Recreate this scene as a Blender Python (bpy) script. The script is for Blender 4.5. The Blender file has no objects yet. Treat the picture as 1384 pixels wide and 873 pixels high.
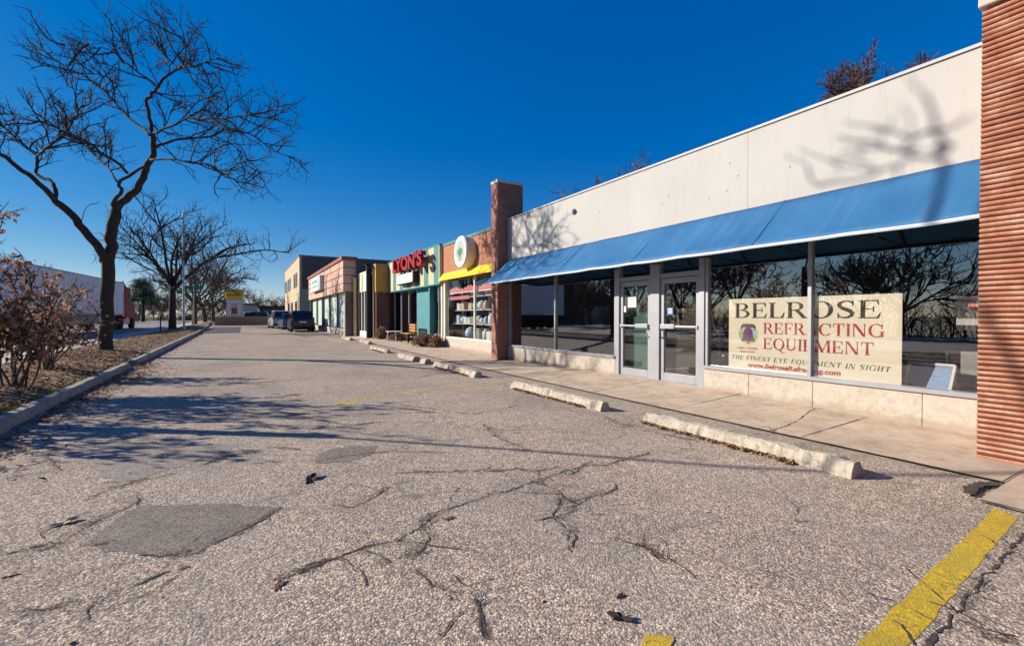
import bpy, bmesh, math, random
from mathutils import Vector, Matrix, Quaternion, noise as mnoise
R = math.radians
SC = bpy.context.scene
COL = SC.collection

# ------------------------------------------------------------------ camera
CAM_Z = 1.4
F_PX = 620.0
cam_d = bpy.data.cameras.new('camera')
cam = bpy.data.objects.new('camera', cam_d)
COL.objects.link(cam)
cam.location = (0, 0, CAM_Z)
cam.rotation_euler = (R(90 - 0.785), 0, R(-30.2))
cam_d.sensor_width = 36.0
cam_d.lens = F_PX / 1384 * 36.0
cam_d.clip_start = 0.05
cam_d.clip_end = 3000
SC.camera = cam
bpy.context.view_layer.update()
CM = cam.matrix_world.copy()

def ray(px, py):
    return (CM.to_3x3() @ Vector(((px - 692) / F_PX, -(py - 436.5) / F_PX, -1)))

def G(px, py, z=0.0):
    """photo pixel -> point on the level plane at height z"""
    r = ray(px, py)
    t = (z - CAM_Z) / r.z
    return Vector((r.x * t, r.y * t, z))

def P(px, py, d):
    """photo pixel -> point at depth d"""
    return Vector((0, 0, CAM_Z)) + ray(px, py) * d

def gz(y):
    """gentle rise of the lot and the road away from the camera"""
    return 0.006 * max(0.0, min(y, 110) - 12)

# ------------------------------------------------------------------ tags
def tag(o, label=None, cat=None, group=None, kind=None):
    if label: o['label'] = label
    if cat: o['category'] = cat
    if group: o['group'] = group
    if kind: o['kind'] = kind
    return o

def thing(name, label, cat, loc=(0, 0, 0), rz=0.0, group=None):
    o = bpy.data.objects.new(name, None)
    o.empty_display_size = 0.2
    COL.objects.link(o)
    o.location = loc
    o.rotation_euler = (0, 0, rz)
    return tag(o, label, cat, group)

def children_of(o):
    return [c for c in COL.objects if c.parent == o]

def copy_tree(o, parent=None):
    c = o.copy()
    COL.objects.link(c)
    if parent is not None:
        c.parent = parent
    for ch in children_of(o):
        copy_tree(ch, c)
    return c

# ------------------------------------------------------------------ mesh builder
class MB:
    def __init__(s):
        s.v = []; s.f = []; s.m = []
        s.cur = 0
    def add(s, verts, faces):
        o = len(s.v)
        s.v += [tuple(v) for v in verts]
        for f in faces:
            s.f.append(tuple(o + i for i in f)); s.m.append(s.cur)
        return s
    def box(s, x0, x1, y0, y1, z0, z1):
        return s.add([(x0,y0,z0),(x1,y0,z0),(x1,y1,z0),(x0,y1,z0),(x0,y0,z1),(x1,y0,z1),(x1,y1,z1),(x0,y1,z1)],
              [(0,3,2,1),(4,5,6,7),(0,1,5,4),(1,2,6,5),(2,3,7,6),(3,0,4,7)])
    def prism(s, poly, vec):
        n = len(poly); vec = Vector(vec)
        a = [Vector(p) for p in poly]; b = [p + vec for p in a]
        return s.add(a + b, [tuple(range(n))[::-1], tuple(range(n, 2*n))] +
              [(i, (i+1) % n, n + (i+1) % n, n + i) for i in range(n)])
    def poly(s, pts):
        return s.add(pts, [tuple(range(len(pts)))])
    def tube(s, pts, rads, n=5, cap=True):
        pts = [Vector(p) for p in pts]
        if not hasattr(rads, '__len__'): rads = [rads] * len(pts)
        vs = []; fs = []
        up = None
        for i, p in enumerate(pts):
            if i == 0: t = pts[1] - pts[0]
            elif i == len(pts) - 1: t = pts[-1] - pts[-2]
            else: t = (pts[i+1] - pts[i]).normalized() + (pts[i] - pts[i-1]).normalized()
            if t.length < 1e-9: t = Vector((0, 0, 1))
            t.normalize()
            if up is None:
                up = t.orthogonal().normalized()
            else:
                up = up - t * up.dot(t)
                up = up.normalized() if up.length > 1e-6 else t.orthogonal().normalized()
            w = t.cross(up)
            for k in range(n):
                a = 2 * math.pi * k / n
                vs.append(p + (up * math.cos(a) + w * math.sin(a)) * rads[i])
        for i in range(len(pts) - 1):
            for k in range(n):
                k2 = (k + 1) % n
                fs.append((i*n + k, i*n + k2, (i+1)*n + k2, (i+1)*n + k))
        if cap:
            fs.append(tuple(range(n))[::-1])
            fs.append(tuple((len(pts)-1)*n + k for k in range(n)))
        return s.add(vs, fs)
    def lathe(s, prof, c, axis='z', n=20):
        """prof = [(r, h)] turned round an axis through c"""
        c = Vector(c); vs = []; fs = []
        for r, h in prof:
            for k in range(n):
                a = 2 * math.pi * k / n
                u, w = r * math.cos(a), r * math.sin(a)
                if axis == 'z': vs.append(c + Vector((u, w, h)))
                elif axis == 'x': vs.append(c + Vector((h, u, w)))
                else: vs.append(c + Vector((w, h, u)))
        m = len(prof)
        for i in range(m - 1):
            for k in range(n):
                k2 = (k + 1) % n
                fs.append((i*n + k, i*n + k2, (i+1)*n + k2, (i+1)*n + k))
        fs.append(tuple(range(n))[::-1])
        fs.append(tuple((m-1)*n + k for k in range(n)))
        return s.add(vs, fs)
    def sheet(s, rows):
        """grid of points rows[i][j] -> quads"""
        n = len(rows[0]); vs = [p for r in rows for p in r]; fs = []
        for i in range(len(rows) - 1):
            for j in range(n - 1):
                fs.append((i*n + j, i*n + j + 1, (i+1)*n + j + 1, (i+1)*n + j))
        return s.add(vs, fs)
    def build(s, name, mats, parent=None, smooth=False, bevel=0.0, seg=1, recalc=True):
        me = bpy.data.meshes.new(name)
        me.from_pydata(s.v, [], s.f)
        if not isinstance(mats, (list, tuple)): mats = [mats]
        for m in mats: me.materials.append(m)
        if len(mats) > 1:
            for p, mi in zip(me.polygons, s.m): p.material_index = mi
        if recalc:
            bm = bmesh.new(); bm.from_mesh(me)
            bmesh.ops.recalc_face_normals(bm, faces=bm.faces)
            bm.to_mesh(me); bm.free()
        if smooth:
            for p in me.polygons: p.use_smooth = True
        o = bpy.data.objects.new(name, me)
        COL.objects.link(o)
        if parent is not None: o.parent = parent
        if bevel:
            b = o.modifiers.new('bevel', 'BEVEL'); b.width = bevel; b.segments = seg; b.limit_method = 'ANGLE'
        return o

def struct(mb, name, mat, **k):
    return tag(mb.build(name, mat, **k), kind='structure')

# ------------------------------------------------------------------ materials
class NT:
    def __init__(s, name):
        s.m = bpy.data.materials.new(name); s.m.use_nodes = True
        s.t = s.m.node_tree; s.t.nodes.clear()
        s.out = s.t.nodes.new('ShaderNodeOutputMaterial')
    def n(s, typ, ins=None, **props):
        nd = s.t.nodes.new(typ)
        for k, v in props.items(): setattr(nd, k, v)
        if ins:
            for k, v in ins.items():
                if isinstance(v, bpy.types.NodeSocket): s.t.links.new(v, nd.inputs[k])
                else: nd.inputs[k].default_value = v
        return nd
    def pos(s):
        return s.n('ShaderNodeNewGeometry').outputs['Position']
    def noise(s, vec, scale, detail=3, rough=0.55):
        return s.n('ShaderNodeTexNoise', {'Vector': vec, 'Scale': scale, 'Detail': detail, 'Roughness': rough}).outputs['Fac']
    def ramp(s, fac, stops, interp='LINEAR'):
        r = s.n('ShaderNodeValToRGB', {'Fac': fac}); cr = r.color_ramp; cr.interpolation = interp
        while len(cr.elements) > 1: cr.elements.remove(cr.elements[-1])
        for i, (p, c) in enumerate(stops):
            e = cr.elements[0] if i == 0 else cr.elements.new(p)
            e.position = p
            e.color = (c[0], c[1], c[2], 1) if hasattr(c, '__len__') else (c, c, c, 1)
        return r.outputs['Color']
    def mix(s, fac, a, b, blend='MIX'):
        nd = s.n('ShaderNodeMix', data_type='RGBA', blend_type=blend)
        for i, v in ((0, fac), (6, a), (7, b)):
            if isinstance(v, bpy.types.NodeSocket): s.t.links.new(v, nd.inputs[i])
            elif i == 0: nd.inputs[0].default_value = v
            else: nd.inputs[i].default_value = (v[0], v[1], v[2], 1)
        return nd.outputs[2]
    def math(s, op, a, b=0.0, c=0.0):
        nd = s.n('ShaderNodeMath', operation=op)
        for i, v in ((0, a), (1, b), (2, c)):
            if isinstance(v, bpy.types.NodeSocket): s.t.links.new(v, nd.inputs[i])
            else: nd.inputs[i].default_value = v
        return nd.outputs[0]
    def bump(s, h, strength=0.3, dist=0.01):
        return s.n('ShaderNodeBump', {'Height': h, 'Strength': strength, 'Distance': dist}).outputs['Normal']
    def bsdf(s, col, rough=0.8, metal=0.0, normal=None, spec=0.3, **extra):
        b = s.n('ShaderNodeBsdfPrincipled')
        ins = {'Base Color': col, 'Roughness': rough, 'Metallic': metal, 'Specular IOR Level': spec}
        ins.update(extra)
        for k, v in ins.items():
            if isinstance(v, bpy.types.NodeSocket): s.t.links.new(v, b.inputs[k])
            elif k == 'Base Color': b.inputs[k].default_value = (v[0], v[1], v[2], 1)
            else: b.inputs[k].default_value = v
        if normal is not None: s.t.links.new(normal, b.inputs['Normal'])
        s.t.links.new(b.outputs[0], s.out.inputs[0])
        return b

def mul(c, k): return tuple(min(1, x * k) for x in c)

def plain(name, col, rough=0.7, var=0.15, scale=3.0, bump=0.0, bscale=60, metal=0.0, spec=0.3, stain=0.0, coord='world'):
    t = NT(name)
    p = t.pos() if coord == 'world' else t.n('ShaderNodeTexCoord').outputs['Object']
    n1 = t.noise(p, scale, 5, 0.65)
    c = t.ramp(n1, [(0.3, mul(col, 1 - var)), (0.7, mul(col, 1 + var))])
    if stain:
        n3 = t.noise(p, scale * 0.35, 6, 0.7)
        f = t.ramp(n3, [(0.52, 0.0), (0.72, stain)])
        c = t.mix(f, c, mul(col, 0.45))
    nr = None
    if bump:
        nr = t.bump(t.noise(p, bscale, 4, 0.6), bump, 0.01)
    t.bsdf(c, rough, metal, nr, spec)
    return t.m

def brick(name, c1, c2, mortar, bw=0.2, bh=0.075, ms=0.011, bump=0.5, dirt=0.25):
    t = NT(name)
    g = t.n('ShaderNodeNewGeometry')
    sp = t.n('ShaderNodeSeparateXYZ', {0: g.outputs['Position']})
    sn = t.n('ShaderNodeSeparateXYZ', {0: g.outputs['Normal']})
    isx = t.math('GREATER_THAN', t.math('ABSOLUTE', sn.outputs[0]), 0.5)
    u = t.math('ADD', t.math('MULTIPLY', sp.outputs[1], isx), t.math('MULTIPLY', sp.outputs[0], t.math('SUBTRACT', 1.0, isx)))
    v = t.n('ShaderNodeCombineXYZ', {0: u, 1: sp.outputs[2]}).outputs[0]
    b = t.n('ShaderNodeTexBrick', {'Vector': v, 'Color1': (*c1, 1), 'Color2': (*c2, 1), 'Mortar': (*mortar, 1), 'Scale': 1.0,
            'Mortar Size': ms, 'Mortar Smooth': 0.2, 'Brick Width': bw, 'Row Height': bh, 'Bias': 0.0})
    n = t.noise(g.outputs['Position'], 2.2, 5, 0.65)
    c = t.mix(t.ramp(n, [(0.4, 0.0), (0.75, dirt)]), b.outputs['Color'], mul(c1, 0.35))
    n2 = t.noise(g.outputs['Position'], 70, 3)
    c = t.mix(0.25, c, t.ramp(n2, [(0.3, 0.55), (0.7, 1.0)]), 'MULTIPLY')
    h = t.math('SUBTRACT', t.math('MULTIPLY', n2, 0.3), b.outputs['Fac'])
    t.bsdf(c, 0.88, 0, t.bump(h, bump, 0.008), 0.2)
    return t.m

def leafmat(name, cols, rough=0.75, trans=0.0):
    t = NT(name)
    g = t.n('ShaderNodeNewGeometry')
    stops = [(i / max(1, len(cols) - 1), c) for i, c in enumerate(cols)]
    c = t.ramp(g.outputs['Random Per Island'], stops)
    b = t.bsdf(c, rough, 0, None, 0.2)
    if trans:
        tr = t.n('ShaderNodeBsdfTranslucent', {'Color': c})
        mx = t.n('ShaderNodeMixShader', {0: trans, 1: b.outputs[0], 2: tr.outputs[0]})
        t.t.links.new(mx.outputs[0], t.out.inputs[0])
    return t.m

def glass(name, tint=(0.5, 0.55, 0.55), f0=0.10, k=1.3, ior=1.5, wavy=0.0):
    t = NT(name)
    fr = t.n('ShaderNodeFresnel', {'IOR': ior}).outputs[0]
    fac = t.math('MINIMUM', t.math('ADD', t.math('MULTIPLY', fr, k), f0), 0.95)
    bf = t.n('ShaderNodeNewGeometry').outputs['Backfacing']      # the inner face of the pane adds no second mirror
    fac = t.math('MULTIPLY', fac, t.math('SUBTRACT', 1.0, bf))
    tr = t.n('ShaderNodeBsdfTransparent', {0: (*tint, 1)})
    gl = t.n('ShaderNodeBsdfGlossy', {'Color': (0.95, 0.97, 1, 1), 'Roughness': 0.0})
    if wavy:
        nb = t.bump(t.noise(t.pos(), 1.6, 1), wavy, 0.01)
        t.t.links.new(nb, gl.inputs['Normal'])
    mx = t.n('ShaderNodeMixShader', {0: fac, 1: tr.outputs[0], 2: gl.outputs[0]})
    t.t.links.new(mx.outputs[0], t.out.inputs[0])
    return t.m

def asphalt_mat():
    t = NT('asphalt')
    p = t.pos()
    v1 = t.n('ShaderNodeTexVoronoi', {'Vector': p, 'Scale': 88.0}, feature='F1')
    v2 = t.n('ShaderNodeTexVoronoi', {'Vector': p, 'Scale': 38.0}, feature='F1')
    g1 = t.ramp(t.n('ShaderNodeSeparateColor', {0: v1.outputs['Color']}).outputs[0],
                [(0.0, (0.07, 0.053, 0.041)), (0.22, (0.28, 0.22, 0.17)), (0.38, (0.62, 0.51, 0.40)), (0.70, (0.86, 0.72, 0.575)), (1.0, (1.0, 0.93, 0.80))])
    g2 = t.ramp(t.n('ShaderNodeSeparateColor', {0: v2.outputs['Color']}).outputs[1],
                [(0.0, (0.30, 0.27, 0.25)), (0.5, (0.75, 0.71, 0.68)), (1.0, (1, 0.98, 0.95))])
    c = t.mix(0.75, g1, g2, 'MULTIPLY')
    # dark binder between the stones
    edge = t.ramp(v1.outputs['Distance'], [(0.30, 0.0), (0.62, 1.0)])
    c = t.mix(t.math('MULTIPLY', edge, 0.72), c, (0.06, 0.05, 0.043))
    # mid-scale mottling and large wear
    n1 = t.noise(p, 7.0, 5, 0.7)
    c = t.mix(0.8, c, t.ramp(n1, [(0.3, (0.70, 0.68, 0.66)), (0.62, (1.0, 0.98, 0.95))]), 'MULTIPLY')
    n2 = t.noise(p, 0.55, 5, 0.6)
    c = t.mix(0.9, c, t.ramp(n2, [(0.33, (0.58, 0.55, 0.54)), (0.5, (0.88, 0.85, 0.82)), (0.66, (1.0, 0.98, 0.95))]), 'MULTIPLY')
    # wheel tracks: the lane along the kerb is polished darker
    sx = t.n('ShaderNodeSeparateXYZ', {0: p})
    lane = t.math('SINE', t.math('ADD', t.math('MULTIPLY', sx.outputs[0], 3.4), t.math('MULTIPLY', t.noise(p, 0.35, 2), 4.0)))
    c = t.mix(t.ramp(lane, [(0.2, 0.0), (0.9, 0.22)]), c, (0.20, 0.175, 0.155))
    # oil and tar stains
    n3 = t.noise(p, 1.3, 6, 0.75)
    c = t.mix(t.ramp(n3, [(0.57, 0.0), (0.70, 0.62)]), c, (0.07, 0.06, 0.055))
    # hairline crazing
    wp = t.n('ShaderNodeVectorMath', {0: p, 1: t.n('ShaderNodeVectorMath', {0: t.n('ShaderNodeTexNoise', {'Vector': p, 'Scale': 2.5, 'Detail': 4.0}).outputs['Color'], 'Scale': 0.5}, operation='SCALE').outputs[0]}, operation='ADD').outputs[0]
    cv = t.n('ShaderNodeTexVoronoi', {'Vector': wp, 'Scale': 0.75}, feature='DISTANCE_TO_EDGE').outputs['Distance']
    cf = t.math('MULTIPLY', t.ramp(cv, [(0.0, 1.0), (0.013, 0.0)]), t.ramp(t.noise(p, 0.9, 3), [(0.42, 0.0), (0.54, 0.9)]))
    c = t.mix(cf, c, (0.05, 0.045, 0.04))
    c = t.n('ShaderNodeBrightContrast', {'Color': c, 'Bright': 0.165, 'Contrast': 0.08}).outputs[0]
    c = t.mix(1.0, c, (1.0, 0.96, 0.895), 'MULTIPLY')
    h = t.math('ADD', t.math('MULTIPLY', v1.outputs['Distance'], -0.6), t.math('MULTIPLY', v2.outputs['Distance'], -0.4))
    t.bsdf(c, 0.9, 0, t.bump(h, 0.60, 0.010), 0.04)
    return t.m

def patch_mat(name, base, k=1.0):
    t = NT(name)
    p = t.pos()
    v = t.n('ShaderNodeTexVoronoi', {'Vector': p, 'Scale': 120.0}, feature='F1')
    g = t.ramp(t.n('ShaderNodeSeparateColor', {0: v.outputs['Color']}).outputs[0], [(0, mul(base, 0.55)), (0.6, base), (1, mul(base, 1.7))])
    n = t.noise(p, 5.0, 5, 0.7)
    c = t.mix(0.8, g, t.ramp(n, [(0.3, 0.62), (0.7, 1.0)]), 'MULTIPLY')
    t.bsdf(c, 0.9, 0, t.bump(v.outputs['Distance'], 0.4, 0.008), 0.2)
    return t.m

def concrete_mat(name, col, stain=(0.10, 0.08, 0.06), amt=0.6, sc=1.0):
    t = NT(name)
    p = t.pos()
    n1 = t.noise(p, 1.8 * sc, 6, 0.7)
    c = t.ramp(n1, [(0.3, mul(col, 0.72)), (0.5, col), (0.72, mul(col, 1.2))])
    n2 = t.noise(p, 120, 2)
    c = t.mix(0.5, c, t.ramp(n2, [(0.35, 0.6), (0.65, 1.0)]), 'MULTIPLY')
    n3 = t.noise(p, 5.0 * sc, 6, 0.75)
    c = t.mix(t.ramp(n3, [(0.52, 0.0), (0.70, amt)]), c, stain)
    t.bsdf(c, 0.9, 0, t.bump(t.math('ADD', n2, t.math('MULTIPLY', n1, 2.0)), 0.35, 0.008), 0.2)
    return t.m

def paint_mat(name, col, wear, under=(0.22, 0.20, 0.18)):
    """worn road paint: chips let the surface below show through"""
    t = NT(name)
    p = t.pos()
    n1 = t.noise(p, 26, 6, 0.75)
    n2 = t.noise(p, 3.0, 4, 0.6)
    f = t.ramp(t.math('ADD', t.math('MULTIPLY', n1, 0.6), t.math('MULTIPLY', n2, 0.4)), [(wear - 0.06, 0.0), (wear + 0.06, 1.0)])
    v = t.n('ShaderNodeTexVoronoi', {'Vector': p, 'Scale': 85.0}, feature='F1')
    c = t.ramp(t.n('ShaderNodeSeparateColor', {0: v.outputs['Color']}).outputs[0], [(0, mul(col, 0.72)), (1, mul(col, 1.12))])
    c = t.mix(t.ramp(n2, [(0.4, 0.0), (0.62, 0.65)]), c, (col[0] * .5, col[1] * .58, col[2] * .8 + .02))
    b = t.bsdf(c, 0.7, 0, t.bump(v.outputs['Distance'], 0.25, 0.008), 0.3)
    tr = t.n('ShaderNodeBsdfTransparent')
    mx = t.n('ShaderNodeMixShader', {0: f, 1: tr.outputs[0], 2: b.outputs[0]})
    t.t.links.new(mx.outputs[0], t.out.inputs[0])
    return t.m

M = {}
M['asphalt'] = asphalt_mat()
M['patch'] = patch_mat('lot_patch', (0.25, 0.21, 0.172))
M['patch_light'] = patch_mat('asphalt_patch_light', (0.33, 0.283, 0.24))
M['lot_dark'] = patch_mat('lot_dark_bluish', (0.09, 0.09, 0.10))
M['road'] = patch_mat('road_surface', (0.27, 0.265, 0.26))
M['walk'] = concrete_mat('walk_concrete', (0.53, 0.425, 0.325), (0.16, 0.12, 0.09), 0.55)
M['path'] = concrete_mat('path_concrete', (0.52, 0.48, 0.43), (0.2, 0.17, 0.14), 0.4)
M['kerb'] = concrete_mat('kerb_concrete', (0.36, 0.345, 0.30), (0.10, 0.10, 0.07), 0.7, 2.0)
M['stop'] = concrete_mat('wheel_stop_concrete', (0.46, 0.41, 0.325), (0.10, 0.085, 0.06), 0.85, 3.2)
M['crack'] = plain('crack_fill', (0.065, 0.054, 0.045), 0.95, 0.5, 30)
def dirt_mat():
    t = NT('crack_dirt'); p = t.pos()
    n = t.math('ADD', t.math('MULTIPLY', t.noise(p, 60, 5, 0.8), .6), t.math('MULTIPLY', t.noise(p, 7, 4, 0.6), .4))
    f = t.ramp(n, [(0.50, 0.0), (0.60, 0.8)])
    b = t.bsdf((0.085, 0.07, 0.058), 0.95, 0, None, 0.1)
    mx = t.n('ShaderNodeMixShader', {0: f, 1: t.n('ShaderNodeBsdfTransparent').outputs[0], 2: b.outputs[0]})
    t.t.links.new(mx.outputs[0], t.out.inputs[0])
    return t.m
M['crack_dirt'] = dirt_mat()
M['yellow'] = paint_mat('yellow_paint', (0.62, 0.43, 0.035), 0.40)
M['yellow_worn'] = paint_mat('yellow_paint_worn', (0.62, 0.47, 0.10), 0.455)
M['white_paint'] = paint_mat('white_road_paint', (0.7, 0.7, 0.68), 0.42)
M['soil'] = None
M['bark'] = plain('bark', (0.046, 0.037, 0.029), 0.95, 0.45, 14, 0.9, 40)
M['bark_grey'] = plain('bark_grey', (0.085, 0.070, 0.058), 0.95, 0.4, 12, 0.8, 40)
M['twig_red'] = plain('twig_red', (0.13, 0.075, 0.06), 0.9, 0.3, 5)
M['twig_brown'] = plain('twig_brown', (0.12, 0.088, 0.066), 0.9, 0.35, 5)
M['needles'] = leafmat('needles', [(0.018, 0.045, 0.02), (0.03, 0.07, 0.028), (0.05, 0.09, 0.035)])
M['dead_leaf'] = leafmat('dead_leaf', [(0.12, 0.06, 0.045), (0.26, 0.135, 0.09), (0.36, 0.20, 0.13), (0.50, 0.35, 0.24), (0.22, 0.13, 0.095), (0.60, 0.50, 0.39)], 0.7, 0.3)
M['litter'] = leafmat('litter_leaf', [(0.12, 0.06, 0.035), (0.26, 0.14, 0.08), (0.38, 0.22, 0.13), (0.17, 0.09, 0.05), (0.50, 0.35, 0.22), (0.30, 0.165, 0.095)], 0.85)
M['pale_leaf'] = leafmat('pale_leaf', [(0.5, 0.36, 0.22), (0.42, 0.28, 0.16)], 0.8)
M['straw'] = leafmat('straw', [(0.42, 0.29, 0.15), (0.55, 0.40, 0.21), (0.32, 0.22, 0.12), (0.62, 0.47, 0.27)], 0.9)
M['moss'] = leafmat('moss', [(0.25, 0.28, 0.03), (0.45, 0.42, 0.06), (0.32, 0.30, 0.05)], 0.9)
def soil_mat():
    t = NT('dry_soil')
    p = t.pos()
    n = t.noise(p, 2.2, 6, 0.75)
    c = t.ramp(n, [(0.3, (0.22, 0.155, 0.10)), (0.5, (0.40, 0.29, 0.185)), (0.7, (0.55, 0.40, 0.24))])
    n2 = t.noise(p, 45, 4, 0.7)
    c = t.mix(0.8, c, t.ramp(n2, [(0.3, 0.45), (0.7, 1.0)]), 'MULTIPLY')
    t.bsdf(c, 0.95, 0, t.bump(n2, 1.0, 0.03), 0.1)
    return t.m
M['soil'] = soil_mat()
M['ground'] = plain('far_ground', (0.20, 0.165, 0.11), 0.95, 0.35, 0.4, 0.5, 8)
def render_mat():
    t = NT('white_render'); p = t.pos()
    n1 = t.noise(p, 1.1, 5, 0.65)
    c = t.ramp(n1, [(0.3, (0.405, 0.395, 0.372)), (0.7, (0.45, 0.44, 0.42))])
    sp = t.n('ShaderNodeSeparateXYZ', {0: p})
    sv = t.n('ShaderNodeCombineXYZ', {0: 0.0, 1: t.math('MULTIPLY', sp.outputs[1], 5.0), 2: t.math('MULTIPLY', sp.outputs[2], 0.35)}).outputs[0]
    run = t.noise(sv, 1.6, 6, 0.7)                       # rain runs below the coping
    c = t.mix(t.ramp(run, [(0.55, 0.0), (0.75, 0.30)]), c, (0.27, 0.25, 0.22))
    n3 = t.noise(p, 3.2, 6, 0.75)
    c = t.mix(t.ramp(n3, [(0.60, 0.0), (0.76, 0.25)]), c, (0.30, 0.28, 0.25))
    t.bsdf(c, 0.75, 0, t.bump(t.noise(p, 45, 4), 0.15, 0.01), 0.25)
    return t.m
M['white_wall'] = render_mat()
M['stone_panel'] = None
def stone_mat():
    t = NT('bulkhead_stone')
    p = t.pos()
    n = t.noise(p, 9, 6, 0.75)
    c = t.ramp(n, [(0.3, (0.33, 0.29, 0.24)), (0.5, (0.44, 0.39, 0.325)), (0.7, (0.50, 0.455, 0.40))])
    sp = t.n('ShaderNodeSeparateXYZ', {0: p})
    low = t.math('ADD', sp.outputs[2], t.math('MULTIPLY', t.noise(p, 6, 5, 0.7), -0.25))
    c = t.mix(t.ramp(low, [(0.0, 0.55), (0.07, 0.0)]), c, (0.28, 0.21, 0.14))
    t.bsdf(c, 0.8, 0, t.bump(n, 0.3, 0.01), 0.25)
    return t.m
M['stone_panel'] = stone_mat()
M['alu'] = plain('aluminium', (0.36, 0.37, 0.40), 0.38, 0.08, 4, metal=0.35, spec=0.5)
M['alu_dark'] = plain('aluminium_dark', (0.18, 0.19, 0.21), 0.45, 0.1, 4, metal=0.3)
M['steel_black'] = plain('black_steel', (0.012, 0.012, 0.013), 0.5, 0.3, 4)
M['coping'] = plain('metal_coping', (0.42, 0.42, 0.41), 0.55, 0.12, 3)
M['window'] = glass('window_glass', (0.95, 0.945, 0.93), 0.15, 2.0, 1.5, 0.012)
M['door_glass'] = glass('door_glass', (0.72, 0.80, 0.77), 0.12, 1.6, 1.5, 0.01)
M['shop_glass'] = glass('shop_glass', (0.9, 0.93, 0.93), 0.05, 1.0, 1.5, 0.01)
M['curtain_glass'] = glass('curtain_glass', (0.95, 0.97, 0.96), 0.0, 0.3, 1.5)
M['blue_glass'] = glass('blue_glass', (0.35, 0.42, 0.55), 0.22, 1.3, 1.5, 0.02)
M['car_glass'] = plain('car_glass', (0.012, 0.014, 0.016), 0.06, 0.2, 3, spec=0.8)
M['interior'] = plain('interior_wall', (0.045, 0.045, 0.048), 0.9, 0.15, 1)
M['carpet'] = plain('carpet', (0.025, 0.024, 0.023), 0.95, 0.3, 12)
M['white'] = plain('white_paint', (0.72, 0.71, 0.69), 0.5, 0.04, 4)
M['cream'] = plain('cream_panel', (0.70, 0.66, 0.55), 0.55, 0.02, 3)
M['ink_black'] = plain('ink_black', (0.022, 0.022, 0.018), 0.6, 0.1, 4)
M['ink_red'] = plain('ink_red', (0.34, 0.022, 0.03), 0.6, 0.1, 4)
M['ink_purple'] = plain('ink_purple', (0.16, 0.05, 0.15), 0.6, 0.2, 30)
M['ink_green'] = plain('ink_green', (0.33, 0.48, 0.22), 0.6, 0.2, 10)
M['ink_blue'] = plain('ink_blue', (0.38, 0.50, 0.62), 0.6, 0.2, 10)
M['ink_yellow'] = plain('ink_yellow', (0.72, 0.66, 0.16), 0.6, 0.1, 10)
M['paper'] = plain('paper', (0.78, 0.77, 0.74), 0.7, 0.03, 5)
M['sticker'] = plain('sticker_blue', (0.08, 0.16, 0.42), 0.5, 0.1, 20)
M['brick_red'] = brick('red_brick', (0.42, 0.145, 0.085), (0.29, 0.09, 0.06), (0.30, 0.25, 0.21))
M['brick_orange'] = brick('orange_brick', (0.46, 0.17, 0.085), (0.36, 0.12, 0.06), (0.42, 0.30, 0.22), dirt=0.15)
M['brick_brown'] = brick('brown_brick', (0.17, 0.07, 0.05), (0.11, 0.045, 0.035), (0.18, 0.14, 0.12))
M['brick_grey'] = brick('grey_brown_brick', (0.17, 0.125, 0.105), (0.10, 0.078, 0.07), (0.22, 0.19, 0.17), 0.22, 0.085)
M['brick_tan'] = brick('tan_brick', (0.60, 0.455, 0.29), (0.53, 0.39, 0.24), (0.58, 0.47, 0.33), 0.22, 0.085, dirt=0.1)
M['brick_pink'] = brick('pink_brick', (0.66, 0.42, 0.32), (0.56, 0.33, 0.25), (0.62, 0.48, 0.38), 0.22, 0.085, dirt=0.12)
M['brick_grey_wall'] = brick('wall_brick', (0.32, 0.24, 0.155), (0.26, 0.19, 0.12), (0.3, 0.25, 0.18), 0.25, 0.1)
M['pink_dark'] = plain('dark_red_trim', (0.28, 0.09, 0.07), 0.7, 0.15, 3)
M['ochre'] = plain('ochre_panel', (0.40, 0.25, 0.06), 0.7, 0.12, 2, 0.15, 30)
M['ochre_pale'] = plain('ochre_pale', (0.62, 0.46, 0.22), 0.7, 0.1, 2)
M['yellow_awning'] = plain('yellow_metal', (0.75, 0.52, 0.02), 0.6, 0.1, 2)
M['teal'] = plain('teal_paint', (0.05, 0.21, 0.22), 0.65, 0.12, 2)
M['teal_panel'] = plain('teal_panel', (0.065, 0.235, 0.27), 0.6, 0.12, 2)
M['pale_green'] = plain('pale_green', (0.62, 0.66, 0.55), 0.6, 0.08, 2)
M['roofing'] = plain('roofing', (0.10, 0.10, 0.10), 0.95, 0.2, 2)
M['blind'] = plain('blind', (0.74, 0.82, 0.76), 0.7, 0.05, 4)
M['blind_green'] = plain('blind_green', (0.27, 0.35, 0.32), 0.7, 0.08, 4)
M['blind_brown'] = plain('blind_brown', (0.08, 0.065, 0.055), 0.8, 0.1, 4)
M['wood'] = plain('bench_wood', (0.42, 0.18, 0.06), 0.65, 0.25, 8)
M['red_sign'] = plain('red_sign', (0.27, 0.008, 0.014), 0.45, 0.1, 4)
M['tyre'] = plain('tyre', (0.015, 0.015, 0.016), 0.85, 0.2, 8)
M['rim'] = plain('rim', (0.35, 0.36, 0.38), 0.35, 0.1, 8, metal=0.7)
M['lamp_red'] = plain('tail_lamp', (0.28, 0.01, 0.012), 0.2, 0.1, 8, spec=0.6)
M['lamp_white'] = plain('head_lamp', (0.75, 0.76, 0.78), 0.15, 0.05, 8, spec=0.6)
M['plate'] = plain('number_plate', (0.55, 0.60, 0.68), 0.5, 0.08, 30)
M['red_paint'] = plain('red_truck_paint', (0.20, 0.010, 0.010), 0.5, 0.1, 3, spec=0.3)
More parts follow.
